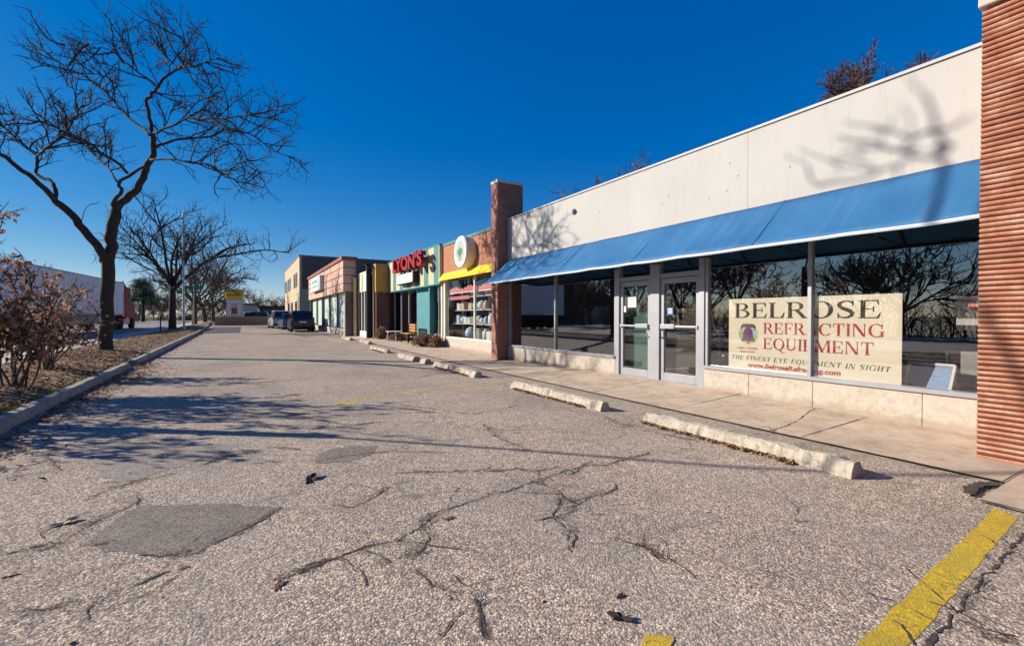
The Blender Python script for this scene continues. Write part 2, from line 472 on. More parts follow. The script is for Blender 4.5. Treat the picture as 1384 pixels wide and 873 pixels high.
M['trailer_white'] = plain('trailer_white', (0.80, 0.80, 0.82), 0.45, 0.05, 1.5, spec=0.4)
M['galv'] = plain('galvanised', (0.42, 0.43, 0.45), 0.5, 0.12, 6, metal=0.4)
M['sign_green'] = plain('sign_green', (0.02, 0.22, 0.13), 0.5, 0.1, 6)
M['house_a'] = plain('house_siding', (0.48, 0.45, 0.40), 0.8, 0.06, 2)
M['house_b'] = plain('house_brick', (0.30, 0.16, 0.11), 0.9, 0.2, 6)
M['shingle'] = plain('shingle', (0.10, 0.088, 0.08), 0.95, 0.25, 5)
M['grey_metal'] = plain('grey_metal', (0.30, 0.29, 0.30), 0.5, 0.1, 4)
M['blue_panel'] = plain('blue_panel', (0.13, 0.24, 0.46), 0.5, 0.12, 6)
M['brown_box'] = plain('cardboard', (0.34, 0.24, 0.14), 0.85, 0.1, 6)
M['pink'] = plain('pink_banner', (0.66, 0.20, 0.20), 0.7, 0.15, 14)
M['red_rag'] = plain('red_curtain', (0.30, 0.05, 0.05), 0.8, 0.2, 4)
for nm, c in (('suv_black', (0.020, 0.019, 0.022)), ('car_blue', (0.035, 0.085, 0.20)), ('car_silver', (0.36, 0.42, 0.42)), ('car_white', (0.7, 0.7, 0.7)), ('car_navy', (0.03, 0.06, 0.10))):
    M[nm] = plain(nm, c, 0.22, 0.05, 2, spec=0.6)

def awning_mat():
    t = NT('awning_fabric')
    p = t.pos()
    n = t.noise(p, 1.4, 5, 0.6)
    c = t.ramp(n, [(0.3, (0.022, 0.14, 0.34)), (0.7, (0.042, 0.20, 0.43))])
    c = t.mix(0.35, c, t.ramp(t.noise(p, 18, 4, 0.7), [(0.3, 0.7), (0.7, 1.0)]), 'MULTIPLY')
    sp = t.n('ShaderNodeSeparateXYZ', {0: p})
    sv = t.n('ShaderNodeCombineXYZ', {0: t.math('MULTIPLY', sp.outputs[0], 0.5), 1: t.math('MULTIPLY', sp.outputs[1], 4.0), 2: t.math('MULTIPLY', sp.outputs[2], 0.5)}).outputs[0]
    c = t.mix(t.ramp(t.noise(sv, 1.5, 6, 0.7), [(0.5, 0.0), (0.8, 0.45)]), c, (0.14, 0.26, 0.42))
    b = t.bsdf(c, 0.62, 0, t.bump(t.math('ADD', n, t.math('MULTIPLY', t.noise(p, 260, 2), 0.05)), 0.25, 0.03), 0.35)
    tr = t.n('ShaderNodeBsdfTranslucent', {'Color': (0.02, 0.20, 0.30, 1)})
    mx = t.n('ShaderNodeMixShader', {0: 0.22, 1: b.outputs[0], 2: tr.outputs[0]})
    t.t.links.new(mx.outputs[0], t.out.inputs[0])
    return t.m
M['awning'] = awning_mat()
M['awning_hem'] = plain('awning_hem', (0.45, 0.52, 0.60), 0.6, 0.05, 4)

def stripe_mat():
    t = NT('striped_fascia')
    p = t.pos()
    sp = t.n('ShaderNodeSeparateXYZ', {0: p})
    s = t.math('FRACT', t.math('MULTIPLY', sp.outputs[1], 1 / 1.30))
    f = t.math('GREATER_THAN', s, 0.52)
    n = t.noise(p, 1.5, 4)
    c = t.mix(f, (0.58, 0.46, 0.28), (0.055, 0.215, 0.225))
    c = t.mix(0.5, c, t.ramp(n, [(0.3, 0.75), (0.7, 1.0)]), 'MULTIPLY')
    t.bsdf(c, 0.7)
    return t.m
M['stripes'] = stripe_mat()

def pillar_mat():
    t = NT('ribbed_brick')
    p = t.pos()
    n = t.noise(p, 5, 5, 0.7)
    c = t.ramp(n, [(0.3, (0.40, 0.15, 0.09)), (0.5, (0.55, 0.26, 0.17)), (0.7, (0.73, 0.46, 0.35))])
    sp = t.n('ShaderNodeSeparateXYZ', {0: p})
    row = t.math('FLOOR', t.math('MULTIPLY', sp.outputs[2], 1 / 0.0508))
    wn = t.n('ShaderNodeTexWhiteNoise', {'W': row}, noise_dimensions='1D').outputs[0]
    c = t.mix(0.5, c, t.ramp(wn, [(0.0, (0.5, 0.40, 0.36)), (0.6, (0.9, 0.85, 0.8)), (1.0, (1, 1, 1))]), 'MULTIPLY')
    n2 = t.noise(p, 60, 4, 0.7)
    c = t.mix(t.ramp(n2, [(0.62, 0.0), (0.72, 0.6)]), c, (0.62, 0.50, 0.42))
    ph = t.math('FRACT', t.math('MULTIPLY', t.math('SUBTRACT', sp.outputs[2], .02), 1 / 0.0508))
    c = t.mix(t.math('GREATER_THAN', ph, 0.80), c, (0.10, 0.055, 0.04))     # recessed mortar
    t.bsdf(c, 0.88, 0, t.bump(n2, 0.5, 0.008), 0.2)
    return t.m
M['ribbed'] = pillar_mat()
# ================================================================== THE GROUND
rng = random.Random(7)
YS = [-40, -20, -10, -5, -2, 0, 1.2, 2.5, 4, 5.4, 6.6, 7.7, 9, 11, 12.4, 14, 16, 18, 20, 23, 26, 30, 34, 38, 42, 46, 50, 55, 60, 66, 75, 85, 95, 110]
def ystrip(x_of, z_of, ys=YS, nx=2):
    """sheet whose cross-section between x0(y) and x1(y) carries height z_of(x, y)"""
    mb = MB(); rows = []
    for y in ys:
        a, b = x_of(y)
        rows.append([(a + (b - a) * j / (nx - 1), y, z_of(a + (b - a) * j / (nx - 1), y)) for j in range(nx)])
    return mb.sheet(rows)

gys = [-400, -100] + YS + [160, 400, 1200, 2400]
struct(ystrip(lambda y: (-1600, 1600), lambda x, y: gz(y) - 0.10, gys, 3), 'ground', M['ground'])

def kx(y):
    """line of the kerb along the lot"""
    if y < 12: return -2.40 - 0.02 * max(0, y - 2)
    if y < 40: return -2.60 - 0.010 * (y - 12)
    return -2.88 - 0.03 * (y - 40)

lot_ys = [y for y in YS if y <= 66]
struct(ystrip(lambda y: (kx(y) - 0.1, 5.6), lambda x, y: gz(y), lot_ys), 'parking_lot', M['asphalt'])

# walkway in front of the shops
ZIN = [(-40, .03), (1.5, .05), (5.4, .13), (7.7, .135), (12.4, .06), (16, .07), (40, .08)]
def zin(y):
    for (a, za), (b, zb) in zip(ZIN, ZIN[1:]):
        if y <= b:
            return za + (zb - za) * (y - a) / (b - a)
    return ZIN[-1][1]
def edge_x(y): return 5.47
def walk_z(x, y):
    t = max(0, min(1, (x - 5.47) / 1.68))
    return gz(y) + 0.022 + (zin(y) - 0.022) * t
wys = [1.22, 1.5, 2.85, 4, 4.68, 5.4, 6.6, 7.7, 9, 10.2, 11.3, 12.4]
struct(ystrip(lambda y: (5.47, 7.17), walk_z, wys, 4), 'walkway', M['walk'])
wys2 = [12.4, 13, 14, 16, 18, 20, 22, 24, 27, 30.7]
struct(ystrip(lambda y: (5.47, 8.4), walk_z, wys2, 4), 'walkway', M['walk'])
struct(ystrip(lambda y: (4.9, 5.6), lambda x, y: gz(y) + .03, [30.7, 36, 42, 50, 57]), 'walkway', M['walk'])
# the wider slab by the ribbed pillar
mb = MB(); mb.sheet([[(x, y, 0.020 + 0.018 * (x - 4.76)) for x in (4.76, 6.3, 8.5)] for y in (-12, -3, 0.2, 1.205)])
struct(mb, 'walkway', M['walk'])

# ---- thin ribbons lying on a surface (joints, cracks, painted lines)
def ribbon(mb, pts, w, jit=0.0, step=0.05, rg=None, gap=0.0, zoff=0.0):
    rg = rg or rng
    out = []
    for a, b in zip(pts, pts[1:]):
        a, b = Vector(a), Vector(b)
        n = max(1, int((b - a).length / step))
        for i in range(n): out.append(a.lerp(b, i / n))
    out.append(Vector(pts[-1]))
    rows = []
    ph = rg.random() * 50
    for i, p in enumerate(out):
        t = (out[min(i + 1, len(out) - 1)] - out[max(0, i - 1)]); t.z = 0
        t.normalize()
        s = Vector((-t.y, t.x, 0))
        off = s * (mnoise.noise(Vector((i * step * 6, ph, 0))) * jit + (rg.random() - 0.5) * jit * 0.8)
        ww = w * (1.0 if not jit else max(0.12, 0.75 + 0.9 * mnoise.noise(Vector((i * step * 4, ph + 9, 0))) + (rg.random() - 0.5) * 0.7))
        if gap and rg.random() < gap: ww = w * 0.08
        rows.append([p + off - s * ww / 2 + Vector((0, 0, zoff)), p + off + s * ww / 2 + Vector((0, 0, zoff))])
    mb.sheet(rows)

crk = MB(); drt = MB()
def crop_px(l, ox, oy, s): return [(ox + x / s, oy + y / s) for x, y in l]
C1 = lambda l: crop_px(l, 0, 500, 2.341)
C2 = lambda l: crop_px(l, 400, 500, 2.34)
C3 = lambda l: crop_px(l, 860, 500, 2.34)
lines = [
 (C2([(0,640),(60,612),(130,590),(200,565),(320,540),(400,490),(440,460),(520,428),(600,400),(690,375),(760,350)]), .020),
 (C2([(760,350),(820,330),(880,312),(920,300),(980,300),(1060,280),(1120,262)]), .022),
 (C2([(310,325),(420,322),(540,320),(640,318),(700,310),(760,320),(830,305)]), .014),
 (C2([(300,370),(240,405),(180,435),(120,425)]), .014),
 (C2([(760,350),(820,380),(850,400),(885,425),(860,455),(800,465),(750,475)]), .024),
 (C2([(840,390),(830,430),(815,462)]), .020),
 (C2([(885,425),(930,400),(985,388),(1020,375)]), .014),
 (C2([(800,465),(850,495),(885,525),(870,560)]), .018),
 (C2([(500,655),(550,685),(575,710),(570,740),(590,790),(597,855)]), .017),
 (C2([(430,470),(400,505),(430,530),(380,585),(370,600)]), .016),
 (C2([(370,630),(430,680),(520,710)]), .013),
 (C2([(1010,530),(1090,555),(1160,585),(1200,605)]), .012),
 (C2([(590,170),(640,215),(700,240),(740,255)]), .014),
 (C2([(975,145),(1020,170),(1090,180)]), .018),
 (C2([(860,340),(900,305),(940,288)]), .018),
 (C2([(200,565),(270,585),(300,610)]), .014),
 (C1([(20,580),(100,560),(180,545),(260,500),(340,460),(420,430)]), .022),
 (C1([(20,770),(130,760),(240,735),(340,705),(440,675),(500,650),(600,620)]), .020),
 (C1([(440,585),(600,588),(640,570),(700,540),(800,490),(890,435)]), .016),
 (C1([(860,665),(960,635),(1070,590)]), .018),
 (C1([(20,345),(120,325),(190,318)]), .02),
 (C1([(190,318),(150,270),(130,260)]), .016),
 (C1([(260,415),(350,375),(460,350),(560,325)]), .016),
 (C1([(280,790),(300,740),(330,725)]), .014),
 (C1([(300,553),(345,550)]), .03),
 (C1([(640,300),(760,262),(850,245),(950,250)]), .022),
 (C1([(430,395),(436,425)]), .016),
 (C3([(1240,505),(1205,540),(1150,600),(1090,670),(1020,760),(935,850),(890,900)]), .030),
 (C3([(0,545),(50,570),(110,600)]), .012),
 (C3([(400,635),(460,660)]), .010),
 (C3([(1010,790),(1080,810),(1200,845)]), .014),
 (C3([(20,190),(90,205),(200,225)]), .014),
 (C3([(500,478),(550,480)]), .012),
 ([(520,545),(580,552),(640,560),(700,548)], .016),
 ([(180,520),(250,512),(330,518),(420,512)], .03),
 ([(395,560),(470,575),(520,570)], .02),
 ([(440,620),(520,610),(600,612)], .012),
 ([(610,500),(560,512),(520,512)], .02),
]
for l, w in lines:
    rgc = random.Random(int(l[0][0] * 31 + l[0][1] * 7))
    pts = [G(x, y, 0.0) for x, y in l]
    ribbon(drt, pts, .11, 0.05, 0.05, rgc, 0.0, 0.0025)
    ribbon(crk, pts, w * .62, 0.026, 0.03, rgc, 0.10, 0.004)
    # spidery side cracks
    for a, b in zip(pts, pts[1:]):
        for k in range(int((b - a).length / 0.35) + 1):
            if rgc.random() < 0.45:
                p = a.lerp(b, rgc.random()); ang = rgc.uniform(0, 6.28); L = rgc.uniform(0.06, 0.28)
                q = p + Vector((math.cos(ang), math.sin(ang), 0)) * L
                q2 = q + Vector((math.cos(ang + rgc.uniform(-.9, .9)), math.sin(ang + rgc.uniform(-.9, .9)), 0)) * L * .7
                ribbon(crk, [p, q, q2], 0.008, 0.018, 0.03, rgc, 0.2, 0.0045)
# broken edge where the lot meets the slab corner
ribbon(crk, [G(x, y) for x, y in C3([(1160,368),(1120,362),(1080,372),(1050,385),(1045,400)])], 0.075, 0.03, 0.03, random.Random(3), 0, 0.024)
struct(crk, 'asphalt_cracks', M['crack'])
struct(drt, 'asphalt_cracks', M['crack_dirt'])

jt = MB()
ribbon(jt, [(5.465, 1.24, .005), (5.465, 30.5, .115)], 0.030, 0.012, 0.12, random.Random(5), 0, 0.0)
for i in range(len(jt.v)):      # follow the rise of the lot
    x, y, z = jt.v[i]; jt.v[i] = (x, y, gz(y) + 0.0245)
def on_walk(x, y): return Vector((x, y, walk_z(x, y) + 0.003))
for y in (2.86, 4.68, 6.5, 8.3, 10.1, 12.3, 14.2, 16.1, 18, 20, 22, 24):
    xe = 7.13 if y < 12.35 else 7.4
    ribbon(jt, [on_walk(5.5, y), on_walk(6.2, y), on_walk(6.8, y), on_walk(xe, y)], 0.015, 0.003, 0.1, random.Random(int(y * 10)))
ribbon(jt, [(4.76, 1.225, .024), (6.3, 1.225, .046)], 0.014, 0.004, 0.08)
ribbon(jt, [(4.775, 1.2, .0245), (4.775, -3, .0245)], 0.03, 0.015, 0.05)
c7 = crop_px([(170,690),(210,682),(260,676),(310,660),(345,640),(372,628),(395,629)], 940, 280, 2.297)
ribbon(jt, [G(x, y, 0.0) .lerp(Vector((0,0,CAM_Z)), 0.052) for x, y in c7], 0.016, 0.02, 0.03, random.Random(8), 0.05, 0.0)
for i in range(len(jt.v) - 400, len(jt.v)):
    if i < 0: continue
for i, (x, y, z) in enumerate(jt.v):
    if 5.5 < x < 7.16 and 1.24 < y < 12.4: jt.v[i] = (x, y, walk_z(x, y) + 0.004)
struct(jt, 'walkway_joints', M['crack'])

# ---- repairs in the asphalt, and one dark area far down the lot
def patch(name, pix, mat, z, seed):
    rg = random.Random(seed)
    pts = [G(x, y, 0) for x, y in pix]; out = []
    for a, b in zip(pts, pts[1:] + pts[:1]):
        n = max(2, int((b - a).length / 0.05))
        for i in range(n):
            p = a.lerp(b, i / n); out.append(p + Vector((rg.uniform(-.025, .025), rg.uniform(-.025, .025), z)))
    mb = MB(); mb.poly(out)
    struct(mb, name, mat)
patch('lot_patch', [(110,738),(185,683),(300,681),(382,686),(320,722),(255,752),(170,746)], M['patch'], .002, 1)
patch('lot_patch', [(60,600),(200,598),(330,600),(300,612),(210,640),(165,656),(110,625)], M['patch_light'], .002, 2)
patch('lot_patch', [(430,612),(470,603),(510,603),(500,615),(470,624),(425,626)], M['patch'], .002, 4)
mb = MB(); mb.sheet([[(x, y, gz(y) + .004) for x in (-3.0, -1.7, -0.35)] for y in (41, 46, 52, 59)])  # flat dark sheet, slightly bluish, on the far part of the lot
struct(mb, 'lot_patch', M['lot_dark'])

# ---- paint on the lot
def painted(name, quad, mat, z):
    mb = MB(); n = 40
    a, b, c, d = [Vector(q) for q in quad]
    rg = random.Random(len(name)); rows = []
    for i in range(n + 1):
        t = i / n
        l, r = a.lerp(b, t), d.lerp(c, t)
        j = (l - r).normalized()
        rows.append([l + j * rg.uniform(-.008, .008) + Vector((0, 0, z)), r + j * rg.uniform(-.008, .008) + Vector((0, 0, z))])
    mb.sheet(rows)
    struct(mb, name, mat)
L0, L1, R0, R1 = G(1163.5, 866), G(1343, 686), G(1232, 866), G(1376, 700)
ext = (L0 - L1) * 0.5
painted('painted_line', [L0 + ext, L1, R1, R0 + ext], M['yellow'], .0015)
a, b = G(690, 517), G(470, 541)
painted('painted_line', [a, b, b + Vector((0, .12, 0)), a + Vector((0, .12, 0))], M['yellow_worn'], .002)
a = G(455, 548)
painted('painted_line', [a, a + Vector((.28, -.1, 0)), a + Vector((.33, .1, 0)), a + Vector((.05, .28, 0))], M['yellow_worn'], .0045)
a = G(872, 858)
painted('painted_line', [a, a + Vector((-.9, -.5, 0)), a + Vector((-.75, -.6, 0)), a + Vector((.1, -.07, 0))], M['yellow'], .0042)

# ---- kerb (two runs with a gap where one piece is broken away)
def kerb_run(y0, y1, seed):
    mb = MB(); rows = []; rg = random.Random(seed)
    n = max(2, int((y1 - y0) / 0.35))
    for i in range(n + 1):
        y = y0 + (y1 - y0) * i / n
        x = kx(y); z = gz(y)
        j = rg.uniform(-.012, .012); k = rg.uniform(-.008, .008)
        rows.append([(x - .20, y, z - .05), (x - .19, y, z + .14 + k), (x - .16, y, z + .155 + k), (x - .05 + j, y, z + .15 + k), (x - .015 + j, y, z + .12 + k), (x + j * .5, y, z - .01)])
    mb.sheet(rows)
    mb.poly(rows[0]); mb.poly(rows[-1])
    return mb
struct(kerb_run(-30, 15.7, 1), 'kerb', M['kerb'], smooth=False)
struct(kerb_run(16.5, 66, 2), 'kerb', M['kerb'], smooth=False)

# ---- planted strip between lot and street
def strip_h(u):
    """cross-section of the mound, u = metres from the kerb's back"""
    k = [(0, .115), (.5, .20), (1.4, .255), (2.3, .20), (3.0, .08), (3.4, .03)]
    for (a, za), (b, zb) in zip(k, k[1:]):
        if u <= b: return za + (zb - za) * (u - a) / (b - a)
    return .03
PATH_R, PATH_L, ROAD_R, ROAD_L = -5.95, -7.35, -7.75, -20.5
def strip_z(x, y):
    w = (kx(y) - .17) - PATH_R
    u = ((kx(y) - .17) - x) / w * 3.4
    b = mnoise.noise(Vector((x * .8, y * .8, 0))) * .035 if 0.1 < u < 3.2 else 0
    return gz(y) + strip_h(max(0, u)) + b
sys_ = [-30 + .6 * i for i in range(50)] + [0 + .4 * i for i in range(80)] + [32 + 1.0 * i for i in range(60)]
struct(ystrip(lambda y: (PATH_R, kx(y) - .17), strip_z, sys_, 16), 'verge', M['soil'], smooth=True)
struct(ystrip(lambda y: (PATH_L, PATH_R + .02), lambda x, y: gz(y) + .03, YS), 'path', M['path'])
struct(ystrip(lambda y: (ROAD_R + .15, PATH_L + .02), lambda x, y: gz(y) + .022, YS), 'verge', M['soil'])
mbk = MB()
for (a, b) in ((ROAD_R, ROAD_R + .16), (ROAD_L - .16, ROAD_L)):
    rows = []
    for y in YS: rows.append([(a, y, gz(y) - .1), (a, y, gz(y) + .05), (b, y, gz(y) + .05), (b, y, gz(y) - .1)])
    mbk.sheet(rows)
struct(mbk, 'kerb', M['kerb'])
rys = [-200, -90] + YS + [118]
struct(ystrip(lambda y: (ROAD_L, ROAD_R), lambda x, y: gz(y) - .06, rys), 'road', M['road'])
mk = MB()
for xx in (-14.0, -14.3):
    ribbon(mk, [(xx, -60, 0), (xx, 116, 0)], .11, 0, 2.0)
for k in range(len(mk.v)):
    x, y, z = mk.v[k]; mk.v[k] = (x, y, gz(y) - .056)
struct(mk, 'painted_line', M['yellow_worn'])
mk = MB()
for xx in (-10.9, -17.3):
    for y in range(-40, 150, 9): y < 112 and mk.add([(xx - .06, y, gz(y) - .056), (xx + .06, y, gz(y) - .056), (xx + .06, y + 3, gz(y + 3) - .056), (xx - .06, y + 3, gz(y + 3) - .056)], [(0, 1, 2, 3)])
struct(mk, 'painted_line', M['white_paint'])
struct(ystrip(lambda y: (-24, ROAD_L - .15), lambda x, y: gz(y) + .03, YS), 'path', M['path'])
# cross street beyond the lot
mb = MB(); mb.sheet([[(x, y, gz(y) - .03) for x in (ROAD_R - .2, 10, 60)] for y in (69, 74, 80)])
struct(mb, 'road', M['road'])

# ---- leaf litter, straw and moss: nobody could count them
def leaf_quad(mb, p, size, rg, flat=0.35):
    a = rg.uniform(0, 6.28)
    u = Vector((math.cos(a), math.sin(a), rg.uniform(-flat, flat))) * size
    w = Vector((-math.sin(a), math.cos(a), rg.uniform(-flat, flat))) * size * rg.uniform(.4, .75)
    p = Vector(p); b = Vector((0, 0, size * .25 * rg.random()))
    mb.add([p - u, p - w * .9 + b, p + u * .9, p + w + b], [(0, 1, 2), (0, 2, 3)])
rgl = random.Random(21)
lit = MB()
for i in range(9500):
    y = rgl.uniform(3, 20) if rgl.random() < .75 else rgl.uniform(20, 60)
    x = kx(y) - .2 - abs(rgl.gauss(0, 1.0)) * 1.3
    if x < PATH_R: continue
    leaf_quad(lit, (x, y, strip_z(x, y) + .015), rgl.uniform(.025, .06), rgl)
for i in range(5200):
    y = rgl.uniform(4, 17) if rgl.random() < .7 else rgl.uniform(14, 45)
    dens = .25 + .75 * max(0, mnoise.noise(Vector((y * .7, 3, 0))) + .45)
    if rgl.random() > dens: continue
    x = kx(y) + abs(rgl.gauss(0, .28)) * (1 + .5 * (12 < y < 16)) + .02
    leaf_quad(lit, (x, y, gz(y) + .012 + rgl.random() * .03 * math.exp(-(x - kx(y)) * 5)), rgl.uniform(.02, .055), rgl)
for i in range(130):
    leaf_quad(lit, (rgl.uniform(-2, 4.3), rgl.uniform(1.2, 20), .01), rgl.uniform(.008, .022), rgl)
tag(lit.build('leaf_litter', M['litter']), kind='stuff')
st = MB()
for i in range(11000):
    y = rgl.uniform(16, 46); x = rgl.uniform(PATH_R + .1, kx(y) - .4)
    p = Vector((x, y, strip_z(x, y)))
    a = rgl.uniform(0, 6.28); h = rgl.uniform(.03, .09)
    d = Vector((math.cos(a), math.sin(a), 0)); s = Vector((-d.y, d.x, 0)) * .012
    st.add([p - s, p + s, p + d * h * 1.3 + Vector((0, 0, h))], [(0, 1, 2)])
tag(st.build('dry_grass', M['straw']), kind='stuff')
ms = MB()
for i in range(900):
    y = rgl.uniform(7.2, 9.0) if rgl.random() < .6 else rgl.uniform(9, 13)
    x = kx(y) - .2 - abs(rgl.gauss(0, .10))
    p = Vector((x, y, strip_z(x, y))); a = rgl.uniform(0, 6.28); h = rgl.uniform(.02, .05)
    d = Vector((math.cos(a), math.sin(a), 0)); s = Vector((-d.y, d.x, 0)) * .010
    ms.add([p - s, p + s, p + d * h * .6 + Vector((0, 0, h))], [(0, 1, 2)])
tag(ms.build('moss', M['moss']), kind='stuff')

# ---- wheel stops
def wheel_stop(y0, y1, xf, label, seed, pieces=None, rot=0.0):
    rg = random.Random(seed)
    L = y1 - y0
    mb = MB(); rows = []
    n = 70
    for i in range(n + 1):
        t = i / n; y = (t - .5) * L
        e = lambda s: .020 * mnoise.noise(Vector((y * 3.5 + seed * 9, s * .6, 0))) + .009 * mnoise.noise(Vector((y * 14 + seed * 9, s * 1.7, 4))) + rg.uniform(-.0015, .0015)
        chip = max(0, mnoise.noise(Vector((y * 2.3 + seed * 5.3, 1.7, 0))) - .12) * .17 + max(0, mnoise.noise(Vector((y * 7.3 + seed * 2.1, 4.7, 0))) - .28) * .12
        rows.append([(.0 + e(1) + chip * .6, y, -.01), (.012 + e(2) + chip, y, .06 + e(3)), (.045 + e(4) + chip * .8, y, .125 + e(5) - chip * .6),
                     (.075 + e(6), y, .14 + e(7)), (.145 + e(8), y, .14 + e(9)), (.175, y, .125 + e(10)), (.205, y, .05), (.215, y, -.01)])
    mb.sheet(rows); mb.poly(rows[0]); mb.poly(rows[-1])
    o = mb.build('wheel_stop', M['stop'])
    yc = (y0 + y1) / 2
    o.location = (xf, yc, gz(yc)); o.rotation_euler = (0, 0, rot)
    tag(o, label, 'wheel stop', 'concrete wheel stops along the walkway')
    return o
wheel_stop(1.93, 4.33, 4.50, 'long chipped concrete wheel stop before the window with the lettered sign', 1)
wheel_stop(5.17, 7.78, 4.49, 'concrete wheel stop in front of the glazed double doors, leaves along its foot', 2)
wheel_stop(9.48, 12.2, 4.52, 'weathered concrete wheel stop nearest the brick chimney pier', 3)
wheel_stop(12.9, 13.4, 4.55, 'short broken end piece of concrete wheel stop', 4)
wheel_stop(13.75, 15.5, 4.50, 'concrete wheel stop lying behind the short broken end piece', 5, rot=.02)
wheel_stop(17.1, 19.6, 4.50, 'concrete wheel stop facing the shop with striped fascia', 6)
wheel_stop(22.6, 24.9, 5.15, 'concrete wheel stop set close to the walk beside the ochre pier', 7, rot=-.03)
wheel_stop(26.3, 28.9, 4.95, 'far concrete wheel stop facing the blue glazed shop', 8)
lf = MB()
for (y0, y1, x) in ((2.4, 4.35, 4.50), (5.5, 7.6, 4.49), (9.8, 12, 4.52), (17.3, 19, 4.5)):
    for i in range(int(420 * (y1 - y0))):
        y = rgl.uniform(y0, y1)
        leaf_quad(lf, (x - abs(rgl.gauss(0, .045)) * (.4 + .9 * abs(mnoise.noise(Vector((y * 2.2, 0, 0)))) * 2) + .01, y, gz(y) + rgl.uniform(.006, .035)), rgl.uniform(.012, .03), rgl, .6)
tag(lf.build('leaf_litter', M['litter']), kind='stuff')

# ---- single leaves lying on the open asphalt
def lobed_leaf(name, px, size, rz, mat, label, curl=.3):
    mb = MB(); c = Vector((0, 0, .008)); n = 18
    pts = []
    for k in range(n):
        a = 2 * math.pi * k / n
        r = size * (1.0 if k % 3 else .55) * (1 + .9 * abs(math.cos(a))) * .6
        pts.append(Vector((r * math.cos(a), r * .62 * math.sin(a), .004 + curl * size * abs(math.sin(a * 1.5)) * .35)))
    mb.add([c] + pts, [(0, k + 1, (k + 1) % n + 1) for k in range(n)])
    o = mb.build(name, mat); o.location = G(*px); o.rotation_euler = (0, 0, rz)
    tag(o, label, 'leaf', 'fallen leaves on the asphalt')
dl = plain('brown_leaf', (0.17, 0.085, 0.045), 0.8, 0.3, 30)
kl = plain('dark_leaf', (0.035, 0.028, 0.022), 0.8, 0.3, 30)
tl = plain('tan_leaf', (0.46, 0.33, 0.20), 0.8, 0.25, 30)
lobed_leaf('fallen_leaf', (88, 707), .085, .6, tl, 'pale tan curled leaf beside the dark asphalt patch', .6)
lobed_leaf('fallen_leaf', (377, 791), .05, 1.1, dl, 'small reddish brown leaf lying on a long crack')
lobed_leaf('fallen_leaf', (607, 701), .045, .2, dl, 'brown leaf casting a dark shadow beside the branching crack')
lobed_leaf('fallen_leaf', (838, 836), .06, 2.4, kl, 'dark crumpled leaf lying near the bottom of the lot', .8)
lobed_leaf('fallen_leaf', (838, 806), .035, .1, kl, 'thin dark leaf lying just behind the dark crumpled one')
lobed_leaf('fallen_leaf', (421, 648), .11, .9, kl, 'largest black crumpled leaf lying in the middle of the lot', .7)
lobed_leaf('fallen_leaf', (223, 617), .05, .4, tl, 'tan leaf on the smooth pale repair of the lot', .5)
lobed_leaf('fallen_leaf', (12, 778), .04, .4, tl, 'small pale leaf at the edge of the lot by the long cracks', .4)
# ================================================================== TREES AND SHRUBS
def rot_dir(d, ang, az):
    d = d.normalized(); o = d.orthogonal().normalized()
    o.rotate(Quaternion(d, az))
    return (d * math.cos(ang) + o * math.sin(ang)).normalized()

def wander(start, d, L, n, rg, wob=.25, up=.0, flat=0.0):
    pts = [Vector(start)]; d = Vector(d).normalized()
    for i in range(n):
        d = d + Vector((rg.gauss(0, wob), rg.gauss(0, wob), rg.gauss(0, wob * .8) + up))
        if flat: d.z *= (1 - flat)
        d.normalize()
        pts.append(pts[-1] + d * L / n)
    return pts

def at_len(pts, t):
    L = [0]
    for a, b in zip(pts, pts[1:]): L.append(L[-1] + (b - a).length)
    s = t * L[-1]
    for i in range(len(pts) - 1):
        if s <= L[i + 1] or i == len(pts) - 2:
            k = (s - L[i]) / max(1e-6, L[i + 1] - L[i])
            return pts[i].lerp(pts[i + 1], k), (pts[i + 1] - pts[i]).normalized(), i + k
def plen(pts): return sum((b - a).length for a, b in zip(pts, pts[1:]))

# per level: spacing, length range, start/end radius, wobble
LV = [dict(sp=.36, ln=(.9, 2.1), r=(.030, .011), wob=.22, n=6),
      dict(sp=.24, ln=(.35, .9), r=(.0135, .008), wob=.24, n=4),
      dict(sp=.20, ln=(.14, .34), r=(.0085, .0055), wob=.2, n=2)]
def sprout(mb, pts, rg, lvl=0, maxl=2, t0=.25, k=1.0, rmin=1.0, dens=1.0, droop=0.0):
    P_ = LV[lvl]; L = plen(pts)
    n = int(L * (1 - t0) / (P_['sp'] * k) * dens + rg.random())
    for i in range(n):
        t = t0 + (1 - t0) * (i + rg.random()) / max(1, n)
        p, d, _ = at_len(pts, min(.999, t))
        nd = rot_dir(d, rg.uniform(.55, 1.15), rg.uniform(0, 6.28))
        nd = (nd + Vector((0, 0, .22 - droop))).normalized()
        ln = rg.uniform(*P_['ln']) * k * (1.15 - .45 * t)
        c = wander(p, nd, ln, P_['n'], rg, P_['wob'], .05 - droop * .1)
        m = len(c)
        rr = [rmin * (P_['r'][0] + (P_['r'][1] - P_['r'][0]) * j / (m - 1)) for j in range(m)]
        mb.tube(c, rr, 4 if lvl == 0 else 3, cap=False)
        if lvl < maxl: sprout(mb, c, rg, lvl + 1, maxl, .12, k, rmin, dens, droop)
    # the limb's own tip goes on as a twig
    if lvl == 0:
        p, d, _ = at_len(pts, .999)
        for q in range(2):
            c = wander(p, (d + Vector((rg.gauss(0, .3), rg.gauss(0, .3), rg.gauss(0, .2)))), rg.uniform(.4, .8) * k, 4, rg, .2)
            mb.tube(c, [rmin * (.013 - .0015 * j) for j in range(5)], 3, cap=False)
            sprout(mb, c, rg, 1, maxl, .1, k, rmin, dens, droop)

